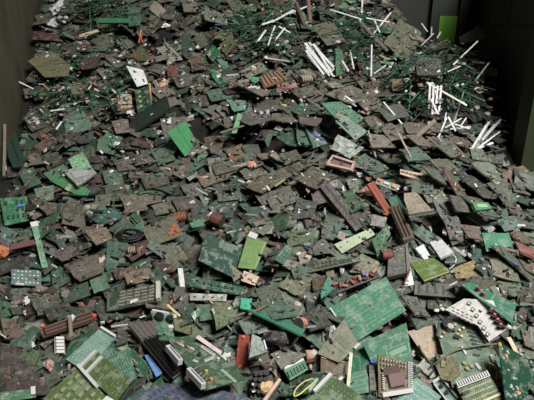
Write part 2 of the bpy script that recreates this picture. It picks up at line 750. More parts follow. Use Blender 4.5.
def finish_labels():
    for o, noun, rgb, shp, ar, cx, cy, cat, group in sorted(PENDING, key=lambda q: -q[4]):
        if cat == 'strip':
            size = 'short' if ar < 18 else ('long' if ar > 30 else 'mid-length')
        else:
            size = 'small' if ar < 170 else ('large' if ar > 330 else 'mid-sized')
        near = sorted(LAND, key=lambda l: (l[1] - cx) ** 2 + (l[2] - cy) ** 2)[:9]
        done = False
        for extra in ('', 'further '):
            for s, lx, ly in near:
                dx, dy = cx - lx, cy - ly
                d = ('right of' if dx > 0 else 'left of') if abs(dx) > abs(dy) else ('below' if dy > 0 else 'above')
                lab = '%s %s %s %s %s%s the %s' % (size, colour_name(rgb), shp, noun, extra, d, s)
                if lab not in USED and len(lab.split()) <= 16:
                    USED.add(lab)
                    tag(o, lab, cat, group)
                    done = True
                    break
            if done:
                break
        if not done:
            s = near[0][0]
            tag(o, '%s %s %s near the %s' % (colour_name(rgb), shp, noun, s), cat, group)

# ------------------------------------------------------------------ the bunker
def surf_mat(name, c1, c2, rough=0.75, scale=5.0, streak=True):
    m = bpy.data.materials.new(name)
    m.use_nodes = True
    nt = m.node_tree
    N, L = nt.nodes, nt.links
    bs = N['Principled BSDF']
    bs.inputs['Roughness'].default_value = rough
    tc = N.new('ShaderNodeTexCoord')
    mp = N.new('ShaderNodeMapping')
    mp.inputs['Scale'].default_value = (1, 1, 0.35 if streak else 1)
    L.new(tc.outputs['Object'], mp.inputs[0])
    n = N.new('ShaderNodeTexNoise')
    n.inputs['Scale'].default_value = scale
    n.inputs['Detail'].default_value = 8
    n.inputs['Roughness'].default_value = 0.7
    L.new(mp.outputs[0], n.inputs['Vector'])
    r = N.new('ShaderNodeValToRGB')
    r.color_ramp.elements[0].position = 0.35
    r.color_ramp.elements[0].color = c1 + (1,)
    r.color_ramp.elements[1].position = 0.68
    r.color_ramp.elements[1].color = c2 + (1,)
    L.new(n.outputs['Fac'], r.inputs[0])
    L.new(r.outputs[0], bs.inputs['Base Color'])
    b = N.new('ShaderNodeBump')
    b.inputs['Strength'].default_value = 0.25
    b.inputs['Distance'].default_value = 0.01
    L.new(n.outputs['Fac'], b.inputs['Height'])
    L.new(b.outputs[0], bs.inputs['Normal'])
    return m

MW_L = surf_mat('grimy_olive_paint', (0.034, 0.032, 0.018), (0.072, 0.066, 0.038), 0.8)
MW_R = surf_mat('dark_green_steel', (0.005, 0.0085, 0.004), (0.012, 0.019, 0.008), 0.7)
MW_P = surf_mat('mossy_green_paint', (0.012, 0.020, 0.004), (0.028, 0.040, 0.009), 0.75, 9)
MW_G = surf_mat('bright_green_paint', (0.06, 0.17, 0.012), (0.09, 0.24, 0.018), 0.6, 8)
MW_F = surf_mat('concrete_floor', (0.05, 0.05, 0.045), (0.10, 0.095, 0.085), 0.85, 4, False)
MW_B = surf_mat('shade_dark_scrap', (0.004, 0.0035, 0.003), (0.016, 0.014, 0.011), 0.9, 22, False)  # bed of the heap: near-black colour paints shade into gaps and hollows

def slab(name, a, b, z0, z1, th, mat, parent=None):
    """vertical slab from a to b (xy), th thick towards the left of a->b"""
    a, b = Vector(a + (0,)), Vector(b + (0,))
    d = (b - a).normalized()
    s = Vector((-d.y, d.x, 0)) * th
    v = [tuple(p + Vector((0, 0, z))) for z in (z0, z1) for p in (a, b, b + s, a + s)]
    f = [(3, 2, 1, 0), (4, 5, 6, 7), (0, 1, 5, 4), (1, 2, 6, 5), (2, 3, 7, 6), (3, 0, 4, 7)]
    o = link(name, MB().add((v, f)).mesh(name, [mat]), None, parent)
    return o

def struct(o, label, cat):
    return tag(o, uniq(label), cat, None, 'structure')

fl = link('floor', MB().add(boxv(0, 2.6, -0.1, 6.5, 6.8, 0.1)).mesh('floor', [MW_F]))
struct(fl, 'grey concrete floor underneath the scrap heap', 'floor')
wl = slab('wall_left', (-1.17, 1.2), (-2.10, 5.1), 0, 3.6, 0.15, MW_L)
struct(wl, 'grimy olive wall along the left edge of the heap', 'wall')
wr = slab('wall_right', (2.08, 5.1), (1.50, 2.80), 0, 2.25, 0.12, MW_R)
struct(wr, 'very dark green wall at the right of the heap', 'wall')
# steel sheets of the right wall with open joints
A, Bq = Vector((2.08, 5.1, 0)), Vector((1.50, 2.80, 0))
dv = Bq - A
nrm = Vector((dv.y, -dv.x, 0)).normalized()
for k in range(3):
    for z0, z1 in ((0.0, 1.59), (1.605, 2.24)):
        p = A + dv * (k / 3 + 0.004) + nrm * 0.012
        q = A + dv * ((k + 1) / 3 - 0.004) + nrm * 0.012
        slab('steel_sheet', (p.x, p.y), (q.x, q.y), z0, z1, 0.012, MW_R, wr)
po = slab('trim_1', (1.46, 2.66), (1.95, 2.66), 0, 2.2, 0.14, MW_P)
po.name = 'trim_1'
struct(po, 'mossy green post standing against the right edge of the heap', 'post')
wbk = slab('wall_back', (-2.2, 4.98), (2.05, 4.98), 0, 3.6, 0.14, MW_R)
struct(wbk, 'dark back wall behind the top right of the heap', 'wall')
# green panel and its dark posts on the back wall
def wallbox(name, px0, py0, px1, py1, y, th, mat, parent=None):
    a, b = ray(px0, py0), ray(px1, py1)
    c = ray(267, 30)
    xa, xb = (px0 - 267) / FPX * y / c.y, (px1 - 267) / FPX * y / c.y
    pa, pb = CAM + a * (y / a.y), CAM + b * (y / b.y)
    bx = boxv((xa + xb) / 2, y + th / 2, min(pa.z, pb.z), abs(xb - xa), th, abs(pa.z - pb.z))
    return link(name, MB().add(bx).mesh(name, [mat]), None, parent)
gp = wallbox('wall_panel', 438.5, 16, 456.5, 62, 4.955, 0.025, MW_G)
tag(gp, uniq('bright green painted panel on the dark back wall'), 'panel')
LAND.append(('bright green wall panel', 447, 28))
for i, (a_, b_) in enumerate(((430, 438), (458, 466))):
    q_ = wallbox('trim_%d' % (i + 2), a_, -60, b_, 70, 4.90, 0.08, MW_R)
    struct(q_, 'dark upright post on the back wall %s the green panel' % ('left of' if i == 0 else 'right of'), 'post')
LAND.append(('grimy left wall', 4, 90))
LAND.append(('mossy green post', 530, 140))

# ------------------------------------------------------------------ the bed of the heap
def build_bed():
    st = 4
    bx = BASE[::st, ::st]
    X = GX[::st, ::st]
    Y = GY[::st, ::st]
    nx, ny = bx.shape
    r = nrg.uniform(-0.012, 0.004, bx.shape)
    v = [(float(X[i, j]), float(Y[i, j]), float(max(0.02, bx[i, j] + r[i, j]))) for i in range(nx) for j in range(ny)]
    f = [(i * ny + j, (i + 1) * ny + j, (i + 1) * ny + j + 1, i * ny + j + 1) for i in range(nx - 1) for j in range(ny - 1)
         if -1.9 - 0.0 < X[i, j] and True]
    # keep inside the walls
    def ok(x, y):
        lw = -1.17 + (y - 1.2) * (-0.93 / 3.9)
        rw = 1.50 + (y - 2.80) * (0.58 / 2.3)
        return lw - 0.05 < x < (rw + 0.03 if y > 2.8 else 1.9) and y < 4.97
    f = [q for q in f if all(ok(v[k][0], v[k][1]) for k in q)]
    b = MB()
    b.v, b.f, b.mi = v, f, [0] * len(f)
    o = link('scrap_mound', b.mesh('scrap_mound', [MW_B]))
    tag(o, uniq('mass of crushed scrap inside the heap, coloured dark as shade'), 'scrap', None, 'stuff')
build_bed()

def inroom(x, y, m=0.05):
    lw = -1.17 + (y - 1.2) * (-0.93 / 3.9)
    rw = 1.50 + (y - 2.80) * (0.58 / 2.3)
    if y < 2.86:
        rw = 1.75 if y < 2.58 else 1.46
    return lw + m < x < rw - m and 0.95 < y < 4.9

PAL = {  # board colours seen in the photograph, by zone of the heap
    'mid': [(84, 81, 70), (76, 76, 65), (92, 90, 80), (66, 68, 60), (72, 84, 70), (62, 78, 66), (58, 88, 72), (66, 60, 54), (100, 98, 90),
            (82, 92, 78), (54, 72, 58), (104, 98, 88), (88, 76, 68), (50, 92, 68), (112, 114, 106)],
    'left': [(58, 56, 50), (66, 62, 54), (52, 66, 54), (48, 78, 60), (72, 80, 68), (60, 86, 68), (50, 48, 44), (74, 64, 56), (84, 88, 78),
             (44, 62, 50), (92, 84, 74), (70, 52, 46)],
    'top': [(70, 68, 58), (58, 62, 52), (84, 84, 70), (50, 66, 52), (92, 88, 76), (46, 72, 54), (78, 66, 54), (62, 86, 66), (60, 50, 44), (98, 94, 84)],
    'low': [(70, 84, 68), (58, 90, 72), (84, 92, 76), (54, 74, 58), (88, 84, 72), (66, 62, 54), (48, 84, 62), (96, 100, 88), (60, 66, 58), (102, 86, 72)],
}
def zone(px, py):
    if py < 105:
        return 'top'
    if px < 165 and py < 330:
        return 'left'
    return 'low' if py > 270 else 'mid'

def vary(rgb, r, k=0.2):
    s = r.uniform(1 - k, 1 + k)
    return tuple(int(max(8, min(240, v * s + r.uniform(-4, 4)))) for v in rgb)

def rand_poly(r, L_, W_):
    """broken rectangle: cut corners, slanted ends, chipped edge"""
    a, b = L_ / 2, W_ / 2
    p = [(-a + r.uniform(0, .35) * a, -b), (a, -b + r.uniform(0, .3) * b), (a - r.uniform(0, .4) * a, b), (-a, b - r.uniform(0, .3) * b)]
    if r.random() < .14:
        p = [(-a, -b), (a, -b + r.uniform(0, .5) * b), (r.uniform(-.4, .8) * a, b)]
    out = []
    n = len(p)
    for i in range(n):
        out.append(p[i])
        q = p[(i + 1) % n]
        if r.random() < .45:
            k = r.uniform(.25, .75)
            dx, dy = q[0] - p[i][0], q[1] - p[i][1]
            o_ = r.uniform(-.13, .07)
            out.append((p[i][0] + dx * k - dy * o_ * -1, p[i][1] + dy * k - dx * o_))
    return out

HOLLOW_SHADE = [(24, 24, 24), (30, 29, 28), (20, 22, 21), (36, 33, 31)]  # piece colours used only in hollows, near black to stand in for shade
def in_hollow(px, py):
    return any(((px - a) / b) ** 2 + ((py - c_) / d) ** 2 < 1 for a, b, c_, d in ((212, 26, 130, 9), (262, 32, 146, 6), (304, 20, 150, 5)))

def scatter_stuff(count, smin, smax, seed, name, label, zthick=(0.003, 0.007)):
    r = random.Random(seed)
    b = MB()
    k = 0
    while k < count:
        x, y = r.uniform(-2.0, 1.9), 1.0 + 3.8 * r.random() ** 0.85
        if not inroom(x, y, 0.07):
            continue
        pz = project((x, y, hz(x, y)))
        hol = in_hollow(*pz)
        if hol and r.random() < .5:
            continue
        if hz(x, y) > BASE[min(NX - 1, max(0, int((x - X0) / GS))), min(NY - 1, max(0, int((y - Y0) / GS)))] + 0.11:
            k += 1
            continue
        L_ = r.uniform(smin, smax)
        W_ = L_ * r.uniform(.3, .85)
        t = r.uniform(*zthick)
        poly = rand_poly(r, L_, W_)
        mt = deposit(poly, x, y, r.uniform(0, 6.28), t, jit=0.28, flat=0.85, pct=70)
        k += 1
        if mt is None:
            continue
        pz = project((x, y, hz(x, y)))
        rgb = vary(r.choice(HOLLOW_SHADE if hol else PAL[zone(*pz)]), r, .3)
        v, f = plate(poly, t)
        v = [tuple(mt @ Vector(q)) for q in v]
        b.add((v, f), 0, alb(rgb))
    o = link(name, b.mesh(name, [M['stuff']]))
    tag(o, uniq(label), 'scrap', None, 'stuff')
    return o

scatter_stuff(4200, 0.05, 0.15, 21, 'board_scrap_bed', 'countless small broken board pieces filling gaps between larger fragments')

# ------------------------------------------------------------------ outlines traced from the photograph (pixels)
# plain broken pieces: outline, colour, [options]
FR = [
 # top left
 ([(90,41),(107,34),(115,44),(105,53)], (62,68,50)), ([(133,54),(142,45),(150,56),(143,66)], (84,92,52)),
 ([(128,8),(141,8),(140,26),(129,27)], (46,80,62)), ([(149,9),(155,1),(168,12),(160,19)], (116,110,94)),
 ([(204,6),(222,14),(228,26),(205,20)], (84,94,78)), ([(175,43),(188,28),(196,48),(187,59)], (68,90,78)),
 ([(206,69),(214,71),(228,85),(220,87)], (46,100,66)), ([(232,83),(246,83),(270,93),(262,97)], (104,98,92)),
 ([(240,72),(262,62),(268,70),(248,79)], (108,108,94)), ([(166,67),(176,64),(182,74),(168,77)], (98,54,46)),
 ([(157,86),(164,79),(170,82),(161,89)], (164,124,94)), ([(252,77),(259,78),(258,83),(251,82)], (30,135,75)),
 ([(219,44),(232,32),(236,44),(226,56)], (92,98,66)), ([(180,0),(196,2),(200,12),(184,12)], (90,88,74)),
 ([(228,3),(240,0),(245,10),(234,14)], (70,78,60)), ([(188,58),(200,56),(206,68),(192,72)], (88,66,54)),
 ([(150,90),(166,86),(176,94),(160,101)], (96,90,80)), ([(172,76),(190,74),(196,86),(178,88)], (74,72,64)),
 ([(206,92),(226,88),(236,98),(212,102)], (66,92,74)), ([(76,62),(100,56),(96,68),(82,70)], (66,50,50)),
 ([(66,44),(92,46),(90,52),(62,50)], (62,58,48)), ([(70,85),(82,83),(81,95),(72,95)], (84,80,62)),
 ([(34,32),(60,36),(58,42),(32,40)], (70,42,40)),
 # centre top
 ([(313,26),(333,21),(345,41),(327,46)], (88,84,72)), ([(335,49),(342,49),(345,73),(336,77)], (48,90,64)),
 ([(325,95),(350,86),(376,97),(350,104)], (98,96,86)), ([(383,44),(398,20),(421,33),(410,68)], (78,80,62)),
 ([(418,57),(442,60),(442,76),(417,76)], (58,62,54)), ([(459,38),(479,26),(485,39),(460,44)], (74,68,54)),
 ([(352,96),(372,90),(384,108),(366,112)], (90,80,70)), ([(290,92),(312,86),(322,94),(300,99)], (84,78,68)),
 ([(392,80),(402,78),(404,90),(393,92)], (96,84,58)), ([(362,84),(382,80),(394,94),(376,98)], (76,70,62)),
 # ledge
 ([(321,104),(343,102),(364,120),(348,130)], (60,108,82)), ([(335,122),(342,115),(367,132),(355,141)], (98,116,104)),
 ([(288,110),(317,104),(322,112),(300,116)], (56,88,64)), ([(276,138),(300,130),(308,147),(288,146)], (38,70,54)),
 ([(272,113),(297,116),(298,124),(272,121)], (90,86,74)), ([(298,116),(322,119),(317,127),(300,124)], (84,74,68)),
 ([(233,118),(262,108),(274,120),(250,126)], (80,78,70)), ([(252,104),(280,100),(284,110),(258,113)], (74,72,64)),
 ([(226,100),(246,101),(245,110),(234,112)], (84,124,108)), ([(296,124),(304,128),(310,146),(298,146)], (54,86,66)),
 ([(355,160),(365,154),(389,169),(370,176)], (72,90,80)), ([(363,118),(384,114),(396,128),(376,134)], (86,84,74)),
 ([(376,108),(400,104),(410,116),(388,122)], (70,74,64)), ([(380,128),(402,126),(412,138),(390,142)], (92,84,72)),
 ([(366,134),(384,136),(396,148),(372,148)], (104,96,86)),
 # brown middle
 ([(240,185),(305,160),(312,166),(262,194)], (84,78,64)), ([(293,180),(313,167),(338,177),(316,190)], (82,76,62)),
 ([(279,154),(296,150),(302,158),(286,166)], (74,68,54)), ([(326,183),(336,180),(341,199)], (110,104,108)),
 ([(217,156),(242,144),(248,160),(238,167)], (112,96,76)), ([(204,138),(226,136),(222,148),(206,151)], (82,66,52)),
 ([(160,119),(184,116),(190,132),(166,142)], (78,72,62)), ([(242,146),(258,145),(262,156),(248,158)], (62,66,56)),
 ([(238,170),(258,166),(268,174),(246,180)], (90,84,74)), ([(212,166),(234,162),(240,170),(216,176)], (78,72,60)),
 ([(160,168),(184,158),(192,168),(170,180)], (80,76,64)), ([(196,176),(222,170),(232,178),(204,188)], (96,88,74)),
 ([(150,150),(166,148),(176,160),(158,166)], (68,86,68)), ([(140,176),(166,172),(170,184),(146,190)], (72,66,56)),
 ([(180,186),(204,182),(212,192),(188,198)], (84,80,68)), ([(112,160),(134,158),(136,170),(118,172)], (78,74,66)),
 ([(134,192),(156,188),(162,202),(140,206)], (88,82,72)), ([(102,172),(118,170),(124,184),(108,188)], (62,84,68)),
 ([(194,208),(238,202),(233,218),(192,224)], (58,74,68)), ([(268,222),(293,205),(286,230),(266,234)], (54,82,62)),
 ([(298,199),(318,202),(312,218),(292,220)], (72,70,68)), ([(286,233),(317,228),(312,248),(290,257)], (92,102,76)),
 ([(325,221),(345,225),(333,241),(321,238)], (76,92,82)), ([(312,248),(323,238),(336,254),(314,256)], (64,60,50)),
 ([(255,196),(290,186),(294,198),(262,206)], (74,72,62)), ([(310,190),(322,188),(330,202),(314,206)], (84,72,70)),
 ([(338,196),(352,190),(366,206),(352,214)], (62,88,66)), ([(346,180),(366,178),(368,190),(352,194)], (96,104,88)),
 ([(246,208),(266,206),(268,216),(248,222)], (52,74,70)), ([(266,200),(296,192),(300,200),(272,210)], (80,78,66)),
 ([(200,262),(176,252),(186,244),(206,248)], (78,72,62)), ([(160,246),(178,243),(190,262),(172,272)], (86,86,70)),
 ([(234,218),(240,220),(238,240),(232,242)], (48,76,58)), ([(172,200),(194,196),(198,208),(178,212)], (70,64,56)),
 ([(120,196),(142,194),(148,210),(126,214)], (86,78,66)), ([(152,206),(172,202),(176,212),(156,216)], (96,86,76)),
 ([(216,190),(240,188),(240,200),(218,202)], (70,76,66)),
 # right slope shingles
 ([(400,150),(418,148),(431,160),(408,162)], (74,92,82)), ([(425,137),(448,140),(468,159),(450,158)], (82,84,74)),
 ([(441,132),(470,142),(468,149),(448,142)], (92,78,68)), ([(469,163),(488,163),(508,178),(495,186)], (96,106,90)),
 ([(450,170),(475,178),(500,199),(483,198)], (62,66,56)), ([(412,182),(433,178),(434,195),(412,193)], (82,96,82)),
 ([(442,170),(450,172),(466,196),(458,198)], (84,66,58)), ([(402,122),(424,124),(432,134),(408,134)], (88,80,68)),
 ([(424,120),(446,126),(452,134),(430,132)], (74,74,66)), ([(405,136),(420,136),(436,148),(418,146)], (96,88,78)),
 ([(428,160),(448,160),(460,172),(440,172)], (86,86,72)), ([(420,166),(440,172),(446,186),(432,178)], (70,78,68)),
 ([(470,148),(482,150),(488,162),(472,160)], (86,98,84)), ([(486,184),(506,182),(522,200),(508,206)], (76,78,68)),
 ([(498,196),(516,202),(530,222),(514,218)], (80,74,66)), ([(460,196),(480,200),(500,218),(484,216)], (72,80,68)),
 ([(432,200),(447,201),(460,224),(448,230)], (84,86,80)), ([(443,218),(456,216),(466,240),(452,246)], (80,72,72)),
 ([(458,225),(480,228),(482,241),(468,238)], (100,84,74)), ([(472,247),(486,250),(484,262),(472,262)], (46,84,72)),
 ([(411,222),(438,238),(430,246),(410,232)], (84,106,92)), ([(490,246),(508,244),(536,270),(534,286)], (76,84,68)),
 ([(513,228),(531,240),(528,247),(512,238)], (86,74,64)), ([(489,260),(513,263),(520,283),(493,276)], (100,98,82)),
 ([(496,220),(514,216),(522,228),(504,232)], (78,92,82)), ([(508,176),(524,180),(530,196),(514,192)], (92,86,76)),
 ([(436,246),(452,248),(466,262),(450,266)], (62,80,66)), ([(448,196),(466,200),(474,214),(456,212)], (70,70,62)),
 ([(518,258),(536,262),(536,276),(524,270)], (88,80,68)), ([(420,190),(440,188),(448,200),(428,204)], (92,92,78)),
 ([(452,286),(478,276),(500,284),(470,292)], (84,80,66)), ([(496,282),(520,284),(524,298),(502,296)], (78,82,66)),
 ([(516,292),(536,288),(536,306),(520,310)], (90,88,76)), ([(512,212),(530,214),(536,230),(522,228)], (66,70,62)),
 # left
 ([(63,120),(80,107),(93,124),(90,130),(68,136)], (76,104,86)), ([(100,141),(108,133),(123,138),(114,148)], (78,120,88)),
 ([(42,158),(58,152),(62,164),(48,170)], (62,62,46)), ([(86,215),(115,209),(122,219),(100,226)], (36,80,70)),
 ([(33,224),(60,212),(52,230),(40,240)], (52,88,62)), ([(0,226),(20,232),(16,244),(0,241)], (72,96,92)),
 ([(0,260),(38,254),(44,262),(0,276)], (46,46,42)), ([(52,272),(60,266),(72,280),(54,291)], (66,94,74)),
 ([(64,266),(105,252),(104,272),(80,282)], (88,78,68)), ([(108,241),(128,243),(124,272),(104,268)], (42,74,54)),
 ([(20,172),(34,168),(42,184),(26,190)], (60,80,64)), ([(104,186),(124,184),(128,200),(106,202)], (64,70,58)),
 ([(96,196),(112,194),(110,206),(94,208)], (86,90,74)), ([(54,252),(72,246),(80,254),(62,262)], (92,82,78)),
 ([(34,190),(54,186),(54,200),(38,204)], (94,112,94)), ([(6,168),(22,164),(20,176),(8,178)], (76,64,58)),
 ([(64,246),(84,238),(92,246),(74,254)], (58,64,52)), ([(80,228),(100,226),(108,236),(88,242)], (76,68,58)),
 ([(84,232),(106,228),(112,240),(96,246)], (96,80,66)), ([(60,120),(50,134),(62,144),(66,132)], (44,72,60)),
 ([(22,118),(42,114),(50,126),(32,132)], (64,62,54)), ([(112,122),(128,120),(130,132),(116,134)], (100,88,84)),
 ([(60,292),(88,282),(90,296),(66,306)], (50,76,58)), ([(88,276),(104,272),(110,288),(94,294)], (52,90,64)),
 ([(10,290),(30,288),(34,302),(14,306)], (78,82,72)), ([(0,300),(14,304),(12,316),(0,318)], (60,90,68)),
 ([(32,300),(56,296),(60,312),(38,316)], (68,76,66)), ([(124,274),(150,268),(152,280),(128,286)], (98,82,66)),
 ([(112,270),(134,266),(136,276),(116,280)], (80,66,54)),
 # lower left
 ([(0,344),(32,350),(50,395),(0,396)], (62,52,48)), ([(12,340),(38,333),(32,350),(10,346)], (58,80,70)),
 ([(17,362),(24,348),(41,352),(35,366)], (64,78,50)), ([(134,350),(150,368),(140,384),(128,374)], (52,116,88)),
 ([(222,348),(240,352),(250,374),(232,373)], (84,104,88)), ([(44,310),(68,302),(74,312),(50,322)], (58,56,48)),
 ([(0,318),(20,322),(26,338),(4,340)], (92,76,64)), ([(40,372),(52,364),(62,380),(46,392)], (66,70,60)),
 ([(173,318),(196,330),(194,337),(174,331)], (84,88,50)), ([(211,303),(232,304),(244,317),(216,331)], (84,98,68)),
 ([(196,306),(212,304),(214,320),(200,322)], (60,88,66)), ([(94,306),(124,306),(130,318),(100,322)], (48,58,48)),
 ([(138,290),(168,298),(172,310),(146,308)], (84,80,70)), ([(238,322),(262,318),(268,332),(246,336)], (92,104,92)),
 # lower middle / right
 ([(294,269),(312,280),(300,299),(278,287)], (88,96,70)), ([(312,279),(324,276),(327,288),(314,293)], (84,66,54)),
 ([(327,273),(336,288),(321,300)], (58,120,100)), ([(362,254),(380,264),(372,274),(350,273)], (124,124,104)),
 ([(372,215),(387,218),(384,228),(370,226)], (126,118,112)), ([(262,330),(285,333),(288,344),(264,342)], (66,62,66)),
 ([(412,350),(420,346),(433,358),(426,364)], (150,150,140)), ([(417,366),(425,357),(439,376),(430,379)], (140,142,130)),
 ([(452,269),(473,261),(485,270),(480,279),(456,279)], (128,108,66)), ([(256,290),(276,284),(284,300),(262,306)], (78,88,72)),
 ([(250,304),(280,300),(300,316),(272,320)], (70,96,80)), ([(282,302),(302,300),(312,314),(292,318)], (90,90,80)),
 ([(400,296),(416,298),(430,318),(414,316)], (84,84,76)), ([(410,316),(430,318),(436,328),(416,330)], (62,72,60)),
 ([(508,310),(524,314),(526,340),(512,336)], (48,74,56)), ([(520,330),(536,334),(536,352),(524,346)], (92,86,74)),
 ([(302,316),(322,310),(330,326),(310,332)], (68,66,60)), ([(384,286),(402,282),(412,292),(398,298)], (70,74,66)),
]

PT = {
 'olive_left': [(28,62),(50,51),(70,65),(68,77),(45,78)],
 'white_card': [(126,66),(143,70),(148,84),(137,87)],
 'orange_board': [(135,91),(149,86),(152,107),(138,114)],
 'black_box': [(129,121),(167,97),(171,110),(135,134)],
 'green_label': [(213,45),(221,51),(213,62),(206,54)],
 'ribbed_brown': [(259,79),(278,72),(288,81),(264,89)],
 'bright_plate': [(167,133),(185,121),(196,142),(185,157)],
 'blue_stack': [(303,125),(311,127),(327,144),(313,149)],
 'silver_sheet': [(330,149),(338,135),(364,148),(350,159)],
 'pink_frame': [(326,166),(332,157),(356,165),(353,172)],
 'pale_bracket': [(377,178),(400,186),(397,192),(375,184)],
 'pink_strip': [(400,170),(423,175),(419,181),(400,175)],
 'pale_square': [(68,160),(83,152),(92,168),(75,172)],
 'grey_module': [(63,173),(88,166),(97,175),(78,188)],
 'slot_tray': [(50,181),(56,173),(91,191),(85,200)],
 'teal_oval': [(9,134),(17,135),(24,158),(22,168),(14,169),(9,158)],
 'green_blue': [(0,199),(27,197),(29,221),(5,226)],
 'dots_square': [(11,270),(41,271),(41,287),(11,285)],
 'stick_green': [(31,225),(37,224),(48,268),(42,269)],
 'rust_plate': [(143,228),(174,216),(184,236),(150,248)],
 'teal_slab': [(207,234),(242,249),(232,278),(198,261)],
 'lime_plate': [(248,235),(267,243),(256,270),(238,268)],
 'beige_cap': [(244,271),(259,277),(255,286),(241,281)],
 'long_green': [(188,276),(248,289),(246,297),(189,287)],
 'pale_strip': [(190,294),(227,295),(226,302),(190,301)],
 'dark_bar': [(319,188),(328,184),(364,227),(355,233)],
 'pale_green': [(334,245),(370,229),(375,235),(342,254)],
 'holed_green': [(371,241),(386,225),(390,235),(376,254)],
 'chip_long': [(305,263),(358,253),(361,262),(307,274)],
 'holed_strip': [(286,245),(292,250),(283,265),(274,260)],
 'copper_board': [(332,284),(376,270),(380,278),(336,295)],
 'grey_case': [(390,252),(409,246),(411,275),(389,280)],
 'red_bar': [(366,185),(372,182),(390,210),(386,216)],
 'beige_plate': [(404,195),(415,193),(435,214),(409,218)],
 'ridged_case': [(389,209),(400,206),(415,240),(404,243)],
 'white_foam': [(414,249),(422,245),(429,257),(424,262)],
 'white_foam2': [(430,244),(441,240),(454,254),(441,260)],
 'grass_board': [(410,265),(433,259),(451,273),(424,283)],
 'green_right': [(481,233),(508,233),(512,247),(486,252)],
 'red_right': [(514,242),(535,250),(535,260),(520,254)],
 'green_cell': [(471,204),(487,204),(491,210),(475,212)],
 'grey_slotted': [(415,283),(455,286),(455,299),(414,296)],
 'white_tri': [(410,267),(414,285),(403,287)],
 'chip_rows': [(108,294),(160,284),(160,302),(107,312)],
 'black_slots': [(127,326),(152,322),(186,370),(173,380)],
 'blue_strip': [(144,356),(149,355),(162,374),(156,378)],
 'blue_board': [(128,402),(172,376),(250,400),(200,440)],
 'main_board': [(168,341),(196,335),(246,380),(204,391)],
 'cap_board': [(150,312),(172,316),(174,342),(159,341)],
 'teal_bit': [(241,299),(252,300),(250,311),(240,309)],
 'red_strip': [(240,335),(250,336),(246,370),(236,368)],
 'grey_plate': [(251,336),(262,341),(266,354),(248,360)],
 'black_plug': [(253,372),(269,370),(267,397),(249,394)],
 'brown_rows': [(40,331),(92,312),(98,321),(43,339)],
 'relay_block': [(54,338),(64,338),(65,355),(54,355)],
 'green_left_low': [(0,393),(33,389),(36,398),(0,403)],
 'leaf_green': [(72,337),(97,327),(82,350),(64,362)],
 'teal_marked': [(84,356),(126,338),(137,378),(118,391)],
 'pale_teal': [(66,360),(101,328),(117,338),(86,372)],
 'olive_b': [(80,368),(97,351),(133,381),(116,402)],
 'olive_a': [(44,399),(79,366),(111,402),(76,434)],
 'big_green': [(330,308),(386,277),(406,311),(355,343)],
 'second_green': [(362,343),(406,323),(413,362),(374,368)],
 'third_green': [(352,352),(378,341),(384,372),(352,374)],
 'fourth_green': [(344,376),(366,370),(373,392),(352,396)],
 'beige_trace': [(344,320),(360,346),(339,363),(317,354)],
 'brown_half': [(321,357),(345,362),(342,377),(321,372)],
 'rail_board': [(332,375),(368,402),(335,432),(306,402)],
 'green_plug': [(281,368),(302,358),(307,370),(289,381)],
 'yellow_loop': [(278,397),(300,377),(325,372),(310,394)],
 'brown_box': [(304,354),(315,355),(321,361),(306,363)],
 'ring_plate': [(270,355),(282,350),(307,355),(281,370)],
 'slot_teal': [(247,311),(262,311),(306,329),(301,337)],
 'beige_board': [(407,332),(435,325),(446,353),(426,360)],
 'comp_board': [(434,321),(478,325),(504,386),(452,388)],
 'white_relays': [(445,310),(464,299),(493,301),(506,330),(489,342),(478,326)],
 'teal_behind': [(460,285),(470,283),(516,305),(511,324)],
 'dark_green': [(497,342),(536,364),(540,388),(506,406)],
 'comb_board': [(455,385),(487,373),(507,402),(472,418)],
 'teal_bottom': [(416,377),(441,397),(428,420),(394,403)],
 'white_frame': [(433,383),(441,377),(459,399),(449,404)],
 'pin_board': [(377,355),(411,362),(411,390),(378,395)],
 'grey_post': [(369,364),(374,364),(376,392),(370,392)],
 'rounded_olive': [(436,366),(441,358),(451,356),(459,364),(461,374),(452,382),(442,380)],
}

def in_poly(px, py, poly, grow=0.0):
    c = False
    n = len(poly)
    for i in range(n):
        x1, y1 = poly[i]
        x2, y2 = poly[(i + 1) % n]
        if (y1 > py) != (y2 > py) and px < (x2 - x1) * (py - y1) / (y2 - y1) + x1:
            c = not c
    return c
ALLP = list(PT.values()) + [f[0] for f in FR]
def taken(px, py):
    return any(in_poly(px, py, p) for p in ALLP)

# ------------------------------------------------------------------ loose fragments of the heap (300, one by one)
FRAG_GROUP = 'broken board fragments of the scrap heap'
def add_bits(root, poly, t, r):
    """a few components left on a fragment"""
    xs = [p[0] for p in poly]
    ys = [p[1] for p in poly]
    for k in range(r.choice((1, 2, 2, 3))):
        kind = r.choice(('chip', 'chip', 'block', 'lay', 'cyl', 'socket'))
        x = r.uniform(min(xs), max(xs)) * 0.45
        y = r.uniform(min(ys), max(ys)) * 0.45
        rgb = r.choice(((34, 32, 32), (34, 32, 32), (40, 36, 34), (150, 148, 140), (110, 70, 50), (130, 122, 106), (70, 74, 84)))
        nm = {'chip': 'chip', 'block': 'relay', 'lay': 'resistor', 'cyl': 'capacitor', 'socket': 'connector'}[kind]
        o = link(nm, UNIT[kind], alb(rgb), root)
        o.location = (x, y, t / 2 - 0.0005)
        o.rotation_euler = (0, 0, r.choice((0, math.pi / 2)) + r.uniform(-.05, .05))
        o.scale = {'chip': (.02, .010, .004), 'block': (.016, .011, .010), 'lay': (.022, .007, .007), 'cyl': (.005, .005, .012),
                   'socket': (.035, .008, .009)}[kind]

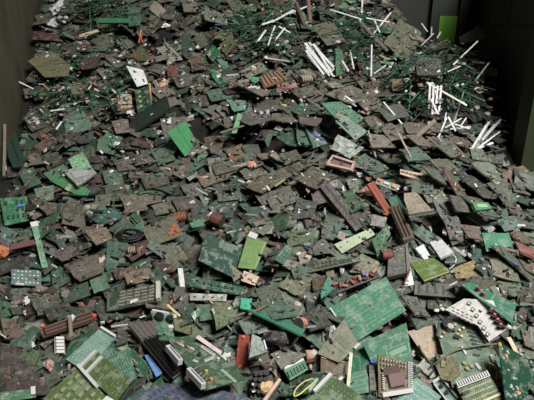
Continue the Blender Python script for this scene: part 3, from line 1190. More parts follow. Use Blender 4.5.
def scatter_fragments(count, keep, seed):
    """keep the largest as single things, join the rest"""
    r = random.Random(seed)
    k = tries = 0
    made = []
    while k < count and tries < 30000:
        tries += 1
        px, py = r.uniform(-6, 540), r.uniform(-4, 404)
        if taken(px, py) or in_hollow(px, py) or (py < 45 and px > 395):
            continue
        p = hit(px, py)
        if not inroom(p.x, p.y, 0.09) or p.y > 4.7:
            continue
        dep = (p - CAM).dot(FW)
        Lp = r.uniform(13, 30) if py > 90 else r.uniform(11, 24)
        L_ = Lp * dep / FPX
        right = px > 330 and 105 < py < 265
        mid = 150 < px and 130 < py < 235 and not right
        W_ = L_ * (r.uniform(.25, .6) if right or mid else r.uniform(.3, .8))
        yaw = r.gauss(-.6, .45) if right else (r.gauss(.5, .6) if mid else r.uniform(0, 6.28))
        poly = rand_poly(r, L_, W_)
        t = r.uniform(.004, .008)
        mt = deposit(poly, p.x, p.y, yaw, t, jit=0.17 if right or mid else 0.26, flat=0.6 if right or mid else 0.8, pct=82)
        if mt is None:
            continue
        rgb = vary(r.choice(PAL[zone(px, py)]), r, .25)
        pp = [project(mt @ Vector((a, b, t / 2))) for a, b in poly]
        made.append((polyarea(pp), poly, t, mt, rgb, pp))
        k += 1
    made.sort(key=lambda q: -q[0])
    for ar, poly, t, mt, rgb, pp in made[:keep]:
        me = MB().add(plate(poly, t)).mesh('board_fragment', [M['dirty']])
        if r.random() < 0.35:
            root = link('board_fragment', None, None, None, mt)
            root.empty_display_size = .03
            link('board_panel', me, alb(rgb), root)
            add_bits(root, poly, t, r)
            noun = 'board fragment with components'
        else:
            root = link('board_fragment', me, alb(rgb), None, mt)
            noun = 'board fragment'
        auto(root, pp, rgb, noun, 'board fragment', FRAG_GROUP)
    b = MB()
    for ar, poly, t, mt, rgb, pp in made[keep:]:
        v, f = plate(poly, t)
        b.add(([tuple(mt @ Vector(q)) for q in v], f), 0, alb(rgb))
    o = link('board_scrap_layer', b.mesh('board_scrap_layer', [M['stuff']]))
    tag(o, uniq('many smaller broken board pieces lying between the bigger fragments'), 'scrap', None, 'stuff')
scatter_fragments(620, 300 - len(FR), 5)

# ------------------------------------------------------------------ thin strips in tangles
STRIP = {}
def strip_mesh(L_, w, t):
    key = (round(L_, 2), round(w, 4))
    if key not in STRIP:
        b = MB()
        n = 5
        v, f = [], []
        for i in range(n):
            x = -L_ / 2 + L_ * i / (n - 1)
            z = 0.02 * L_ * math.sin(math.pi * i / (n - 1))
            for yy, zz in ((-w / 2, -t / 2), (w / 2, -t / 2), (w / 2, t / 2), (-w / 2, t / 2)):
                v.append((x, yy, zz + z))
        for i in range(n - 1):
            for k in range(4):
                k2 = (k + 1) % 4
                f.append((i * 4 + k2, i * 4 + k, i * 4 + 4 + k, i * 4 + 4 + k2))
        f += [(0, 1, 2, 3), ((n - 1) * 4 + 3, (n - 1) * 4 + 2, (n - 1) * 4 + 1, (n - 1) * 4)]
        b.add((v, f))
        STRIP[key] = b.mesh('strip', [M['plain']])
    return STRIP[key]

def auto_strip(o, a, b, colour, w, group):
    if a[1] > b[1]:
        a, b = b, a
    dx, dy = b[0] - a[0], b[1] - a[1]
    sh = 'level' if abs(dx) > 2.5 * abs(dy) else ('upright' if abs(dy) > 2.5 * abs(dx) else ('left-leaning' if dx > 0 else 'right-leaning'))
    L_ = math.hypot(dx, dy)
    PENDING.append((o, 'plastic strip', {'green': (34, 92, 58), 'white': (225, 222, 218)}[colour], sh, L_, (a[0] + b[0]) / 2, (a[1] + b[1]) / 2, 'strip', group))

TANGLE = MB()
def tangle(n, more, cx, cy, rx, ry, seed, rgb, label, group, az=None, lens=(.12, .26), w=.007, name='plastic_strip', spread=1.0):
    r = random.Random(seed)
    k = tries = 0
    while k < n + more and tries < (n + more) * 30:
        tries += 1
        a, q = r.uniform(0, 6.28), math.sqrt(r.random())
        px, py = cx + math.cos(a) * q * rx, cy + math.sin(a) * q * ry
        p = hit(px, py)
        if not inroom(p.x, p.y, .1):
            continue
        L_ = round(r.uniform(*lens), 2)
        yaw = r.uniform(0, math.pi) if az is None else r.gauss(az, spread)
        poly = [(-L_ / 2, -w), (L_ / 2, -w), (L_ / 2, w), (-L_ / 2, w)]
        mt = deposit(poly, p.x, p.y, yaw, .0025, jit=.42, flat=.9, pct=78, up=.005, maxslope=1.4)
        if mt is None:
            continue
        if k < more:
            v, f = plate(poly, .0022)
            TANGLE.add(([tuple(mt @ Vector((q[0], q[1] * .5, q[2]))) for q in v], f), 0, alb(vary(rgb, r, .35)))
            k += 1
            continue
        o = link(name, strip_mesh(L_, w, .0022), alb(vary(rgb, r, .25)), None, mt)
        e0, e1 = project(mt @ Vector((-L_ / 2, 0, 0))), project(mt @ Vector((L_ / 2, 0, 0)))
        auto_strip(o, e0, e1, 'green', 1.2, group)
        k += 1

GREEN = (30, 70, 48)
tangle(75, 150, 430, 88, 48, 26, 31, GREEN, 'thin green plastic strip in the tangle beside the dark right wall', 'green strips by the right wall')
tangle(16, 20, 445, 58, 34, 10, 36, (30, 62, 44), 'thin dark green strip below the bright green wall panel', 'green strips below the wall panel')
tangle(40, 70, 350, 38, 34, 26, 32, GREEN, 'thin green plastic strip in the tangle at the top centre', 'green strips at the top centre')
tangle(40, 60, 262, 28, 34, 20, 33, (32, 80, 52), 'thin bright green strip in the tangle above the white fan', 'green strips above the white fan')
tangle(40, 50, 84, 90, 52, 28, 34, (32, 72, 48), 'thin green plastic strip in the tangle near the left wall', 'green strips near the left wall')
tangle(24, 40, 105, 14, 34, 10, 35, (30, 70, 46), 'thin green strip in the tangle at the top left', 'green strips at the top left')
o = link('strip_tangle', TANGLE.mesh('strip_tangle', [M['bits']]))
tag(o, uniq('dense tangle of thin green strips underneath the loose strips'), 'strip tangle', None, 'stuff')

# ------------------------------------------------------------------ traced plain fragments
def frag(pts, rgb, **kw):
    r = random.Random(int(pts[0][0] * 7 + pts[0][1] * 13))
    py = centroid(pts)[1]
    t = r.uniform(.004, .008)
    bits = r.random() < .3 and polyarea(pts) > 200
    n0 = kw.get('n0')
    rect = len(pts) == 4
    b = Board(pts, rgb, 'board_fragment', mat='dirty', t=t, rect=rect, wreg=kw.get('wreg', .35), n0=n0, parts=bits, ragged=.045, sink=kw.get('sink', 84), maxlift=.10)
    if bits:
        add_bits(b.root, b.loc, t, r)
    auto(b.root, pts, rgb, 'board fragment with components' if bits else 'board fragment', 'board fragment', FRAG_GROUP)
    return b
LEDGE = (0.05, -0.28, 1)
for e in sorted(FR, key=lambda q: centroid(q[0])[1]):
    cx, cy = centroid(e[0])
    kw = {}
    if 100 < cy < 150 and 225 < cx < 345:
        kw = dict(n0=LEDGE, wreg=.8)
    frag(e[0], e[1], **kw)

# ------------------------------------------------------------------ single strips, sticks and rods
def lie(a, b, up=0.012):
    p, q = hit(*a), hit(*b)
    dp, dq = (p - CAM).dot(FW), (q - CAM).dot(FW)
    if abs(dp - dq) > 0.22:
        dm = min(dp, dq)
        p = CAM + ray(*a) * min(dp, dm + 0.10)
        q = CAM + ray(*b) * min(dq, dm + 0.10)
    # lie on the heap between the two ends
    P = [p + (q - p) * k / 8 for k in range(9)]
    over = max(hz(v.x, v.y) - v.z for v in P[1:-1])
    over = max(0.0, min(over, 0.05))
    d1, d2 = ray(*a), ray(*b)
    return p - d1.normalized() * (over + up), q - d2.normalized() * (over + up)

STICKS = []
def stick(a, b, wpx, rgb, name, label, cat, short=None, group=None, mat='plain', th=None, up=.012, round_=False, share=False):
    p, q = lie(a, b, up)
    dep = ((p + q) / 2 - CAM).dot(FW)
    w = wpx * dep / FPX
    th = th or w * .35
    L_ = (q - p).length
    ex = (q - p).normalized()
    view = (CAM - (p + q) / 2).normalized()
    n = (Vector((0, -.35, 1)) * .7 + view * .6).normalized()
    ex, ey, n = frame(n, ex)
    mt = Matrix((ex, ey, n)).transposed().to_4x4()
    mt.translation = (p + q) / 2
    if round_:
        vf = tube([(-L_ / 2, 0, 0), (-L_ / 2 + .003, 0, 0), (L_ / 2 - .003, 0, 0), (L_ / 2, 0, 0)], [w * .44, w / 2, w / 2, w * .44], 10)
    else:
        vf = plate([(-L_ / 2, -w / 2), (L_ / 2, -w / 2 * .9), (L_ / 2 - w * .3, w / 2), (-L_ / 2 + w * .2, w / 2)], th)
    o = link(name, MB().add(vf).mesh(name, [M[mat]]), alb(rgb), None, mt)
    tag(o, label if share else uniq(label), cat, group)
    if short:
        LAND.append((short, (a[0] + b[0]) / 2, (a[1] + b[1]) / 2))
    STICKS.append(o)
    return o

WHITE = (212, 209, 206)
def whites(lst, label, group, short=None, rgb=WHITE, w=1.8):
    r = random.Random(len(lst) * 7)
    for i, (x1, y1, x2, y2) in enumerate(lst):
        stick((x1, y1), (x2, y2), w * r.uniform(.8, 1.25), vary(rgb, r, .08), 'plastic_strip', None, 'strip',
              short if i == 0 else None, group, th=.003, up=.014 + .003 * i * .5, share=True)
        auto_strip(STICKS[-1], (x1, y1), (x2, y2), 'white', w, group)

whites([(305,43,326,70),(306,47,330,76),(309,44,333,74),(311,52,329,72),(313,46,334,68),(308,56,318,66),(316,50,332,71),(318,52,334,66),(306,52,324,73),(310,60,328,75)],
       'long white strip in the dense bundle below the leaning brown rods', 'white strip bundle', 'dense white strip bundle', w=2.3)
whites([(275,24,268,47),(285,26,276,41),(273,18,293,14),(288,11,306,10),(262,25,275,20),(258,40,266,31),(280,24,289,35)],
       'white strip in the loose fan at the top centre', 'loose white strips at top centre', 'loose white strip fan')
whites([(330,12,362,17),(371,26,385,14),(375,26,388,22),(350,51,354,68),(343,59,348,73),(372,43,371,78),(374,73,386,66),(362,2,362,16),(374,20,380,32)],
       'thin white strip scattered among green strips left of the olive board', 'scattered white strips', None, w=1.3)
whites([(430,84,429,108),(433,88,433,112),(437,90,436,110),(440,92,440,108),(435,96,441,112),(431,100,438,113)],
       'white strip in the upright bundle among the right-hand green strips', 'upright white strip bundle', 'upright white strip bundle', w=1.9)
whites([(474,146,488,125),(476,145,499,124),(477,147,499,134),(475,148,492,145),(478,143,494,128),(474,143,484,131)],
       'white strip in the small fan at the foot of the right wall', 'white strip fan by the right wall', 'white strip fan', w=2.0)
whites([(443,129,446,114),(446,126,461,120),(450,129,471,127),(453,121,468,131),(448,119,456,129),(445,123,440,132),(459,128,466,119)],
       'short white strip scattered between the upright bundle and the fan', 'short white strips by the fan', None, w=1.5)
whites([(422,22,427,33),(432,26,431,38),(437,39,441,31),(448,74,460,64),(477,76,487,68),(455,60,476,46),(420,44,432,38)],
       'thin pale strip at the far right crest of the heap', 'pale strips at the crest', None, (170,168,160), 1.4)
whites([(50,20,55,20),(15,84,38,87),(100,150,103,154),(63,107,52,113),(56,129,62,122),(345,97,355,102),(384,108,402,118)],
       'single white strip lying alone on the upper heap', 'lone white strips', None, w=1.7)
stick((430,76),(462,111),2.0,(185,180,168),'plastic_strip','long pale strip crossing over the upright white strip bundle','strip')
stick((267,58),(290,62),1.8,(140,134,128),'plastic_strip','grey strip lying below the loose white fan','strip')
stick((296,4),(305,25),4.0,(86,70,60),'rod','dark brown rod leaning left of a taller brown rod','rod',None,None,round_=True,up=.03)
stick((307,-2),(311,23),4.6,(100,82,72),'rod','taller brown rod leaning at the top centre','rod','tall brown rod',None,round_=True,up=.04)
stick((355,20),(388,48),3.2,(74,72,68),'rod','dark grey rod running down to the olive board','rod','dark grey rod')
stick((380,-2),(390,8),3.0,(120,112,108),'rod','short grey rod poking up at the crest','rod')
stick((79,36),(99,31),3.2,(158,142,122),'board_strip','beige board strip lying flat at the top left','board strip','beige strip')
stick((101,26),(129,16),6.0,(38,92,60),'board_strip','wide bright green board strip at the top left','board strip','wide green strip')
stick((4,122),(5,178),2.6,(110,96,84),'rod','thin rusty rod standing against the left wall','rod','thin rusty rod',up=.05)
stick((4,156),(4,168),3.0,(190,186,176),'label_tag','small white tag on the rusty rod by the left wall','tag',up=.066)
stick((150,87),(150,103),2.6,(228,120,60),'wire','short straight orange wire right of the green socket board','wire',round_=True,up=.035)
stick((141,28),(139,44),1.4,(190,90,50),'wire','thin straight copper wire at the top left','wire','copper wire',round_=True,up=.02)
stick((138,32),(143,44),1.2,(180,84,50),'wire','thinner copper wire crossing the straight copper wire','wire',round_=True,up=.024)
stick((11,249),(35,241),6.0,(92,56,50),'connector','dark red-brown connector bar below the green board','connector','red-brown connector bar')
stick((69,315),(72,338),3.4,(104,98,76),'board_strip','narrow olive board strip standing over the brown row board','board strip',up=.035)
stick((262,402),(279,382),4.2,(186,152,132),'rod','pinkish beige plastic rod at the bottom centre','rod','pinkish rod',round_=True,up=.02)
stick((508,338),(518,354),4.0,(176,160,130),'board_strip','beige board edge strip left of the dark green board','board strip')
stick((198,339),(221,352),4.0,(180,160,158),'connector','pale connector bar with reddish face above the main board','connector','pale connector bar',th=.012,up=.02)
stick((240,112),(234,136),5.0,(90,140,100),'tape','curled pale green tape hanging over the dark hollow','tape','pale green tape',up=.03)
stick((413,160),(398,134),2.0,(150,140,132),'rod','thin pale rod lying down the right slope','rod','thin pale rod',round_=True)
stick((376,156),(368,132),1.8,(140,130,122),'rod','thin grey rod below the light grey board','rod',round_=True)
stick((432,128),(408,140),4.2,(112,92,78),'connector','brown connector bar on the shingled slope below the strips','connector','brown connector bar')

# ------------------------------------------------------------------ wires
def wire(pxs, rpx, rgb, name, label, cat, short=None, up=.012, mat='plain', closed=False):
    P = []
    for k, q in enumerate(pxs):
        h = hit(*q)
        P.append(h - ray(*q).normalized() * up)
    # smooth
    n = len(P)
    S = []
    rng = range(n) if closed else range(n - 1)
    for i in rng:
        p0 = P[(i - 1) % n] if (closed or i) else P[0]
        p1, p2 = P[i], P[(i + 1) % n]
        p3 = P[(i + 2) % n] if (closed or i + 2 < n) else P[-1]
        for k in range(5):
            t = k / 5
            S.append(.5 * ((2 * p1) + (p2 - p0) * t + (2 * p0 - 5 * p1 + 4 * p2 - p3) * t * t + (3 * p1 - p0 - 3 * p2 + p3) * t ** 3))
    if not closed:
        S.append(P[-1])
    dep = (P[0] - CAM).dot(FW)
    c = sum(S, Vector((0, 0, 0))) / len(S)
    o = link(name, MB().add(tube([s - c for s in S], rpx * dep / FPX, 6, closed)).mesh(name, [M[mat]], True), alb(rgb))
    o.location = c
    tag(o, uniq(label), cat)
    if short:
        LAND.append((short,) + centroid(pxs))
    return o

stick((206,118),(232,128),1.6,(84,78,72),'rod','thin dark rod inside the dark hollow','rod',round_=True,up=.06)
stick((222,136),(244,122),2.2,(92,84,74),'board_strip','narrow brown strip leaning out of the dark hollow','board strip',up=.05)
wire([(164,38),(166,44),(172,51),(178,56)], .7, (120,116,108), 'wire', 'curved grey wire loop at the upper left of the heap', 'wire', 'curved grey wire')

# ------------------------------------------------------------------ lumps and odd parts
def blob(pts, rgb, hz_, label, cat, name, short=None, mat='plain', seed=1, rough=.3):
    w, n, P = pose(pts, False, .3)
    c = sum(w, Vector((0, 0, 0))) / len(w)
    ex, ey, n = frame(n, w[1] - w[0])
    lx = [(p - c).dot(ex) for p in w]
    ly = [(p - c).dot(ey) for p in w]
    mt = Matrix((ex, ey, n)).transposed().to_4x4()
    mt.translation = c + n * (hz_ * .4)
    me = MB().add(lump((max(lx) - min(lx)) / 2, (max(ly) - min(ly)) / 2, hz_, seed, rough)).mesh(name, [M[mat]])
    o = link(name, me, alb(rgb), None, mt)
    tag(o, uniq(label), cat)
    if short:
        LAND.append((short,) + centroid(pts))
    stamp(w, n, P, hz_)
    return o

def coil(pts, rgb, label, short=None, turns=9, r=.0022, name='copper_coil', core=(60, 50, 44), cat='coil'):
    """wire wound round a stubby core"""
    w, n, P = pose(pts, False, .3)
    c = sum(w, Vector((0, 0, 0))) / len(w)
    ex, ey, n = frame(n, w[1] - w[0])
    dep = (c - CAM).dot(FW) / FPX
    L_ = (max(p[0] for p in pts) - min(p[0] for p in pts)) * dep
    R_ = (max(p[1] for p in pts) - min(p[1] for p in pts)) * dep * .42
    mt = Matrix((ex, ey, n)).transposed().to_4x4()
    mt.translation = c + n * R_ * .7
    root = link(name, None, None, None, mt)
    root.empty_display_size = .02
    S = []
    for k in range(turns * 10 + 1):
        a = 2 * math.pi * k / 10
        S.append((-L_ * .42 + L_ * .84 * k / (turns * 10), R_ * math.cos(a), R_ * math.sin(a)))
    link('winding', MB().add(tube(S, max(r, L_ * .84 / turns * .36), 5)).mesh('winding', [M['plain']], True), alb(rgb), root)
    link('core', MB().add(tube([(-L_ * .5, 0, 0), (-L_ * .45, 0, 0), (-L_ * .449, 0, 0), (L_ * .449, 0, 0), (L_ * .45, 0, 0), (L_ * .5, 0, 0)],
                               [R_ * 1.1, R_ * 1.1, R_ * .85, R_ * .85, R_ * 1.1, R_ * 1.1], 10)).mesh('core', [M['plain']]), alb(core), root)
    tag(root, uniq(label), cat)
    if short:
        LAND.append((short,) + centroid(pts))

coil([(175,215),(186,213),(189,224),(177,225)], (150,92,62), 'rusty copper coil behind the rusty olive plate', 'rusty copper coil')
coil([(212,214),(222,218),(224,228),(214,226)], (112,62,56), 'dark red wire coil lying on the dark teal plate', 'dark red coil')
coil([(380,253),(392,252),(391,262),(381,262)], (140,78,66), 'reddish wound coil right of the pale olive plate', 'reddish coil')
coil([(296,78),(313,77),(313,84),(296,85)], (150,138,118), 'beige ribbed spool lying below the white strip bundle', 'beige spool', 6)
coil([(293,322),(304,320),(305,332),(294,333)], (168,112,84), 'orange-brown wound part on the long teal strip', 'orange-brown wound part', 6)
coil([(128,248),(137,247),(137,254),(129,255)], (150,136,110), 'small brass spool below the black cable coil', 'small brass spool', 5)
blob([(0,246),(6,248),(5,260),(-1,260)], (176,98,56), .02, 'orange lump of corroded copper at the left edge', 'copper scrap', 'copper_lump', 'orange copper lump', seed=3)
blob([(280,83),(291,82),(291,92),(280,92)], (150,112,106), .010, 'crumpled reddish white plastic lump below the beige spool', 'plastic scrap', 'plastic_lump', 'reddish white lump', seed=4, rough=.5)
blob([(50,21),(56,20),(57,28),(50,28)], (220,216,210), .012, 'small crumpled white foam bit at the top left', 'foam scrap', 'foam_bit', 'white foam bit', seed=5)
blob([(53,4),(59,3),(61,12),(54,11)], (190,190,184), .010, 'twisted white plastic scrap at the very top left', 'plastic scrap', 'plastic_twist', None, seed=6, rough=.6)
blob([(161,24),(170,24),(170,28),(161,28)], (226,224,220), .010, 'white plastic clip below the beige square fragment', 'plastic clip', 'plastic_clip', None, seed=7, rough=.5)
blob([(508,170),(519,166),(521,180),(510,184)], (112,88,74), .03, 'brown lump of scrap at the foot of the post', 'scrap lump', 'scrap_lump', 'brown lump by the post', seed=8)
blob([(520,174),(535,176),(535,198),(522,194)], (84,90,80), .04, 'grey crumpled sheet at the foot of the post', 'metal scrap', 'crumpled_sheet', None, seed=9, rough=.4)
blob([(247,163),(254,161),(257,167),(249,169)], (196,116,84), .010, 'small orange plastic chunk right of the brown diamond plate', 'plastic scrap', 'plastic_chunk', 'orange chunk', seed=10)
blob([(360,190),(372,186),(373,196),(362,199)], (150,92,72), .014, 'rust-orange connector lump left of the red-brown bar', 'connector', 'connector_lump', None, seed=11, rough=.4)
blob([(266,334),(284,334),(286,345),(266,345)], (58,54,58), .020, 'dark crumpled sleeve below the long teal strip', 'sleeve', 'crumpled_sleeve', 'dark sleeve', seed=12)
blob([(334,334),(348,328),(348,338),(336,342)], (70,66,64), .015, 'dark plastic lump left of the beige trace board', 'plastic scrap', 'plastic_lump', None, seed=13)
blob([(46,362),(52,360),(54,370),(47,372)], (168,130,120), .014, 'pinkish plastic switch lump above the olive boards', 'switch', 'switch_lump', None, seed=14, rough=.4)

# sponge-like beige block with holes
def sponge():
    pts = [(116,98),(130,96),(131,110),(117,111)]
    b = Board(pts, (158,138,112), 'terminal_block', 'plain', .022, False)
    for i in range(4):
        for j in range(3):
            b.put('cyl', 'terminal_hole', .14 + .24 * i, .2 + .3 * j, .0062, .0062, .0035, (52, 44, 38))
    b.panel.name = 'body'
    b.name('beige terminal block full of dark holes left of the socket board', 'terminal block', 'beige terminal block')
sponge()

# round dark disc
def disc():
    p = hit(72, 211)
    w, n, P = pose([(62,203),(82,203),(82,220),(62,220)], False, .3)
    ex, ey, n = frame(n, Vector((1, 0, 0)))
    mt = Matrix((ex, ey, n)).transposed().to_4x4()
    mt.translation = P + n * .004
    R_ = 10.5 * (P - CAM).dot(FW) / FPX
    root = link('speaker_disc', None, None, None, mt)
    root.empty_display_size = .03
    link('cone', MB().add(tube([(0, 0, 0), (0, 0, .006), (0, 0, .010)], [R_, R_, R_ * .86], 22)).mesh('cone', [M['dirty']]), alb((62, 60, 46)), root)
    S = [(R_ * .97 * math.cos(2 * math.pi * k / 26), R_ * .97 * math.sin(2 * math.pi * k / 26), .009) for k in range(26)]
    link('rim', MB().add(tube(S, .0028, 6, True)).mesh('rim', [M['plain']], True), alb((88, 88, 74)), root)
    tag(root, uniq('dark olive round disc with pale rim above the teal plate'), 'disc')
    LAND.append(('round dark disc', 72, 211))
    OCC.append([(62,203),(82,203),(82,220),(62,220)])
disc()

# black cable coil
def black_coil():
    P = hit(129, 237)
    w, n, P = pose([(116,229),(143,229),(143,247),(116,247)], False, .3)
    ex, ey, n = frame(n, Vector((1, 0, 0)))
    mt = Matrix((ex, ey, n)).transposed().to_4x4()
    mt.translation = P + n * .012
    R_ = 14 * (P - CAM).dot(FW) / FPX
    S = []
    for k in range(6 * 24):
        a = 2 * math.pi * k / 24
        q = R_ * (1 - .09 * (k / 24) * .9)
        S.append((q * math.cos(a), q * .75 * math.sin(a), .005 * math.sin(a * 1.5 + k * .01) + .0035 * (k // 24)))
    o = link('cable_coil', MB().add(tube(S, .0042, 7)).mesh('cable_coil', [M['plain']], True), alb((20, 19, 20)), None, mt)
    tag(o, uniq('black cable wound into a loose coil left of the rusty plate'), 'cable')
    LAND.append(('black cable coil', 129, 237))
black_coil()

# ------------------------------------------------------------------ boards and casings traced one by one, far to near
b = Board(PT['olive_left'], (100,96,66), 'board_fragment', 'dirty', .007, False, ragged=.03)
b.put('block', 'label_tag', .68, .18, .030, .018, .004, (215,220,222), .5); b.put('block', 'clip', .8, .35, .02, .012, .006, (70,120,185), .5)
b.name('large olive board piece with white tag beside the left wall', 'board fragment', 'large olive left piece')

b = Board(PT['white_card'], (232,228,224), 'card', 'plain', .003, True)
b.put('block', 'dark_hole', .35, .25, .020, .016, .0012, (60,58,54), .3); b.put('block', 'dark_hole', .72, .75, .014, .03, .0012, (90,86,80), .2)
b.name('torn white card lying at the upper left', 'card', 'torn white card')

b = Board(PT['black_box'], (34,44,38), 'case_panel', 'plain', .014, True)
b.put('block', 'label_tag', .55, .62, .020, .008, .0015, (210,210,205)); b.along('block', 'rim', .02, .08, .98, .08, .008, .006, (24,30,26))
b.name('long black-green casing panel with small white sticker', 'casing', 'black casing panel')

b = Board(PT['orange_board'], (36,84,56), 'circuit_board', 'clean', .004, True)
for k in range(4):
    b.put('block', 'yellow_jumper', .3, .14 + .22 * k, .016, .010, .006, (222,190,70))
    b.put('chip', 'chip', .65, .14 + .22 * k, .022, .012, .005, (30,30,30))
b.name('green socket board with yellow jumpers below the white card', 'circuit board', 'yellow-jumper board')

b = Board(PT['green_label'], (40,130,80), 'board_fragment', 'clean', .004, True)
b.put('block', 'label_tag', .3, .75, .030, .034, .003, (226,210,196)); b.put('block', 'orange_print', .32, .75, .018, .020, .0042, (220,120,70))
b.name('bright green board bit with orange and white sticker', 'board fragment', 'orange-sticker bit')

b = Board(PT['ribbed_brown'], (116,86,64), 'connector', 'plain', .014, True)
for k in range(6):
    b.along('block', 'rib', .08 + .165 * k, .04, .08 + .165 * k, .96, .010, .010, (128,98,74))
b.panel.name = 'body'
b.name('brown ribbed connector block below the loose white fan', 'connector', 'brown ribbed connector')

b = Board(PT['bright_plate'], (48,122,72), 'board_fragment', 'plain', .004, True, wreg=.1)
b.along('block', 'fold_line', .5, .0, .52, 1, .006, .0015, (40,104,62))
b.name('smooth bright green plate leaning left of the dark hollow', 'board fragment', 'smooth bright green plate')

b = Board(PT['silver_sheet'], (132,142,134), 'foil_sheet', 'dirty', .004, True, ragged=.05)
for k, (u, v, s) in enumerate(((.2,.4,.04),(.5,.3,.05),(.7,.6,.045),(.4,.75,.035))):
    b.put('block', 'crease', u, v, s, s * .5, .006, (150,158,150), k * .9)
b.name('crumpled silver-grey sheet above the pink open frame', 'sheet', 'crumpled silver sheet')

b = Board(PT['blue_stack'], (86,98,96), 'circuit_board', 'clean', .005, True)
b.along('block', 'board_edge', .0, .02, .0, .98, .006, .010, (70,120,90))
for u, v, c in ((.35,.3,(70,110,190)),(.6,.55,(70,110,200)),(.75,.25,(150,160,170)),(.45,.75,(190,190,190)),(.8,.75,(60,90,160))):
    b.put('block', 'relay', u, v, .022, .016, .010, c)
b.name('grey board with small blue relays overhanging the hollow', 'circuit board', 'blue-relay board')

b = Board(PT['pink_frame'], (120,92,82), 'open_connector', 'plain', .006, True)
for u0, v0, u1, v1 in ((0,.06,1,.06),(0,.94,1,.94),(.03,0,.03,1),(.97,0,.97,1)):
    b.along('block', 'frame_bar', u0, v0, u1, v1, .012, .016, (176,146,134))
for k in range(4):
    b.put('block', 'contact', .2 + .2 * k, .5, .02, .014, .008, (90,64,56))
b.name('pinkish open connector frame above the brown diamond fragment', 'connector', 'pink open frame')

b = Board(PT['pale_bracket'], (128,146,126), 'circuit_board', 'clean', .005, True)
b.put('cyl', 'orange_cap', .78, .55, .012, .012, .012, (206,110,64)); b.put('cyl', 'orange_cap', .12, .4, .010, .010, .010, (190,80,56))
b.put('block', 'clip', .45, .5, .03, .012, .008, (206,210,200)); b.put('cyl', 'screw', .97, .8, .006, .006, .01, (180,180,172))
b.name('pale green bracket board with two round orange caps', 'circuit board', 'orange-cap bracket')

b = Board(PT['pink_strip'], (176,150,130), 'connector', 'plain', .008, True)
for k in range(5):
    b.put('block', 'slot', .12 + .19 * k, .5, .018, .012, .004, (104,84,72))
b.panel.name = 'body'
b.name('pinkish slotted connector strip on the right slope', 'connector', 'pinkish slotted strip')

b = Board(PT['teal_oval'], (34,60,50), 'case_panel', 'plain', .010, False)
b.along('block', 'rim', .1, .1, .1, .9, .006, .004, (26,46,40))
b.name('dark teal oval casing lid standing by the left wall', 'casing', 'dark teal oval lid')

b = Board(PT['slot_tray'], (52,114,70), 'slot_tray', 'plain', .008, True)
for k in range(5):
    b.put('block', 'slot', .14 + .18 * k, .5, .022, .026, .0015, (150,156,120))
for v in (.06, .94):
    b.along('block', 'rail', 0, v, 1, v, .006, .010, (60,128,80))
b.name('green tray with a row of pale slots below grey module', 'tray', 'green slot tray')

b = Board(PT['pale_square'], (98,142,104), 'board_fragment', 'dirty', .005, True)
b.rand_marks(9, (170,190,160), 5, .004)
b.name('pale green square board piece above the grey module', 'board fragment', 'pale green square')

b = Board(PT['grey_module'], (120,122,116), 'module_case', 'dirty', .016, True)
b.put('block', 'raised_lid', .45, .5, .09, .05, .006, (132,134,130)); b.put('block', 'clip', .88, .3, .02, .02, .008, (90,92,92))
b.name('grey metal module lying over the green slot tray', 'module', 'grey metal module')

b = Board(PT['green_blue'], (44,120,80), 'circuit_board', 'clean', .005, True)
b.chips(.1, .12, .9, .9, 4, 3, .5, .5, .008, (28, 66, 50), 'chip', .2, 4)
b.put('block', 'blue_relay', .72, .42, .022, .016, .014, (60,110,200)); b.put('block', 'white_clip', .96, .85, .012, .012, .012, (220,222,216))
b.rand_marks(8, (120,180,140), 8, .003)
b.name('bright green board with a blue relay at the left edge', 'circuit board', 'blue-relay green board')

b = Board(PT['dots_square'], (84,108,102), 'circuit_board', 'dirty', .006, True)
for j in range(4):
    for i in range(7):
        if (i * 3 + j * 5) % 7 > 1:
            b.put('cyl', 'solder_dot', .1 + .13 * i, .15 + .23 * j, .004, .004, .003, (196,204,198))
b.along('block', 'edge_strip', .12, 1, .42, 1, .008, .006, (200,204,198))
b.name('grey-teal square board dotted with solder at the left', 'circuit board', 'dotted grey-teal square')

b = Board(PT['stick_green'], (84,132,100), 'board_strip', 'dirty', .008, True, maxlift=.05)
b.put('block', 'white_cap', .5, .03, .034, .030, .008, (216,208,192))
b.rand_marks(7, (170,190,170), 9, .004)
b.name('upright green strip with a white tip above the dotted square', 'board strip', 'green strip with white tip')

b = Board(PT['rust_plate'], (92,88,68), 'board_fragment', 'dirty', .007, True, ragged=.02)
for k, (u, v) in enumerate(((.78,.62),(.86,.5),(.9,.72),(.7,.75))):
    o = b.put('block', 'rust_flake', u, v, .03, .022, .006, (150,84,56), k)
b.name('broad olive plate with a rusty patch right of cable coil', 'board fragment', 'rusty olive plate')

b = Board(PT['teal_slab'], (26,70,54), 'board_fragment', 'clean', .008, True, wreg=.15, ragged=.015)
b.rand_marks(10, (50,100,80), 12, .003)
b.name('large deep teal-green slab in the middle of the heap', 'board fragment', 'deep teal slab')

b = Board(PT['lime_plate'], (98,132,64), 'board_fragment', 'plain', .006, True, wreg=.15)
b.along('block', 'edge_strip', .92, 0, .92, 1, .008, .003, (120,146,90))
b.put('block', 'white_label', .25, -.03, .045, .03, .005, (228,228,220))
b.name('yellow-green plate with a white corner tag beside the teal slab', 'board fragment', 'yellow-green plate')

b = Board(PT['beige_cap'], (186,158,126), 'circuit_board', 'plain', .006, True)
b.put('cyl', 'blue_dot', .2, .3, .006, .006, .005, (70,110,170)); b.put('chip', 'chip', .55, .55, .022, .012, .006, (140,104,76)); b.put('block', 'relay', .8, .6, .014, .014, .008, (214,190,160))
b.name('small beige board with a blue dot below yellow-green plate', 'circuit board', 'small beige board')

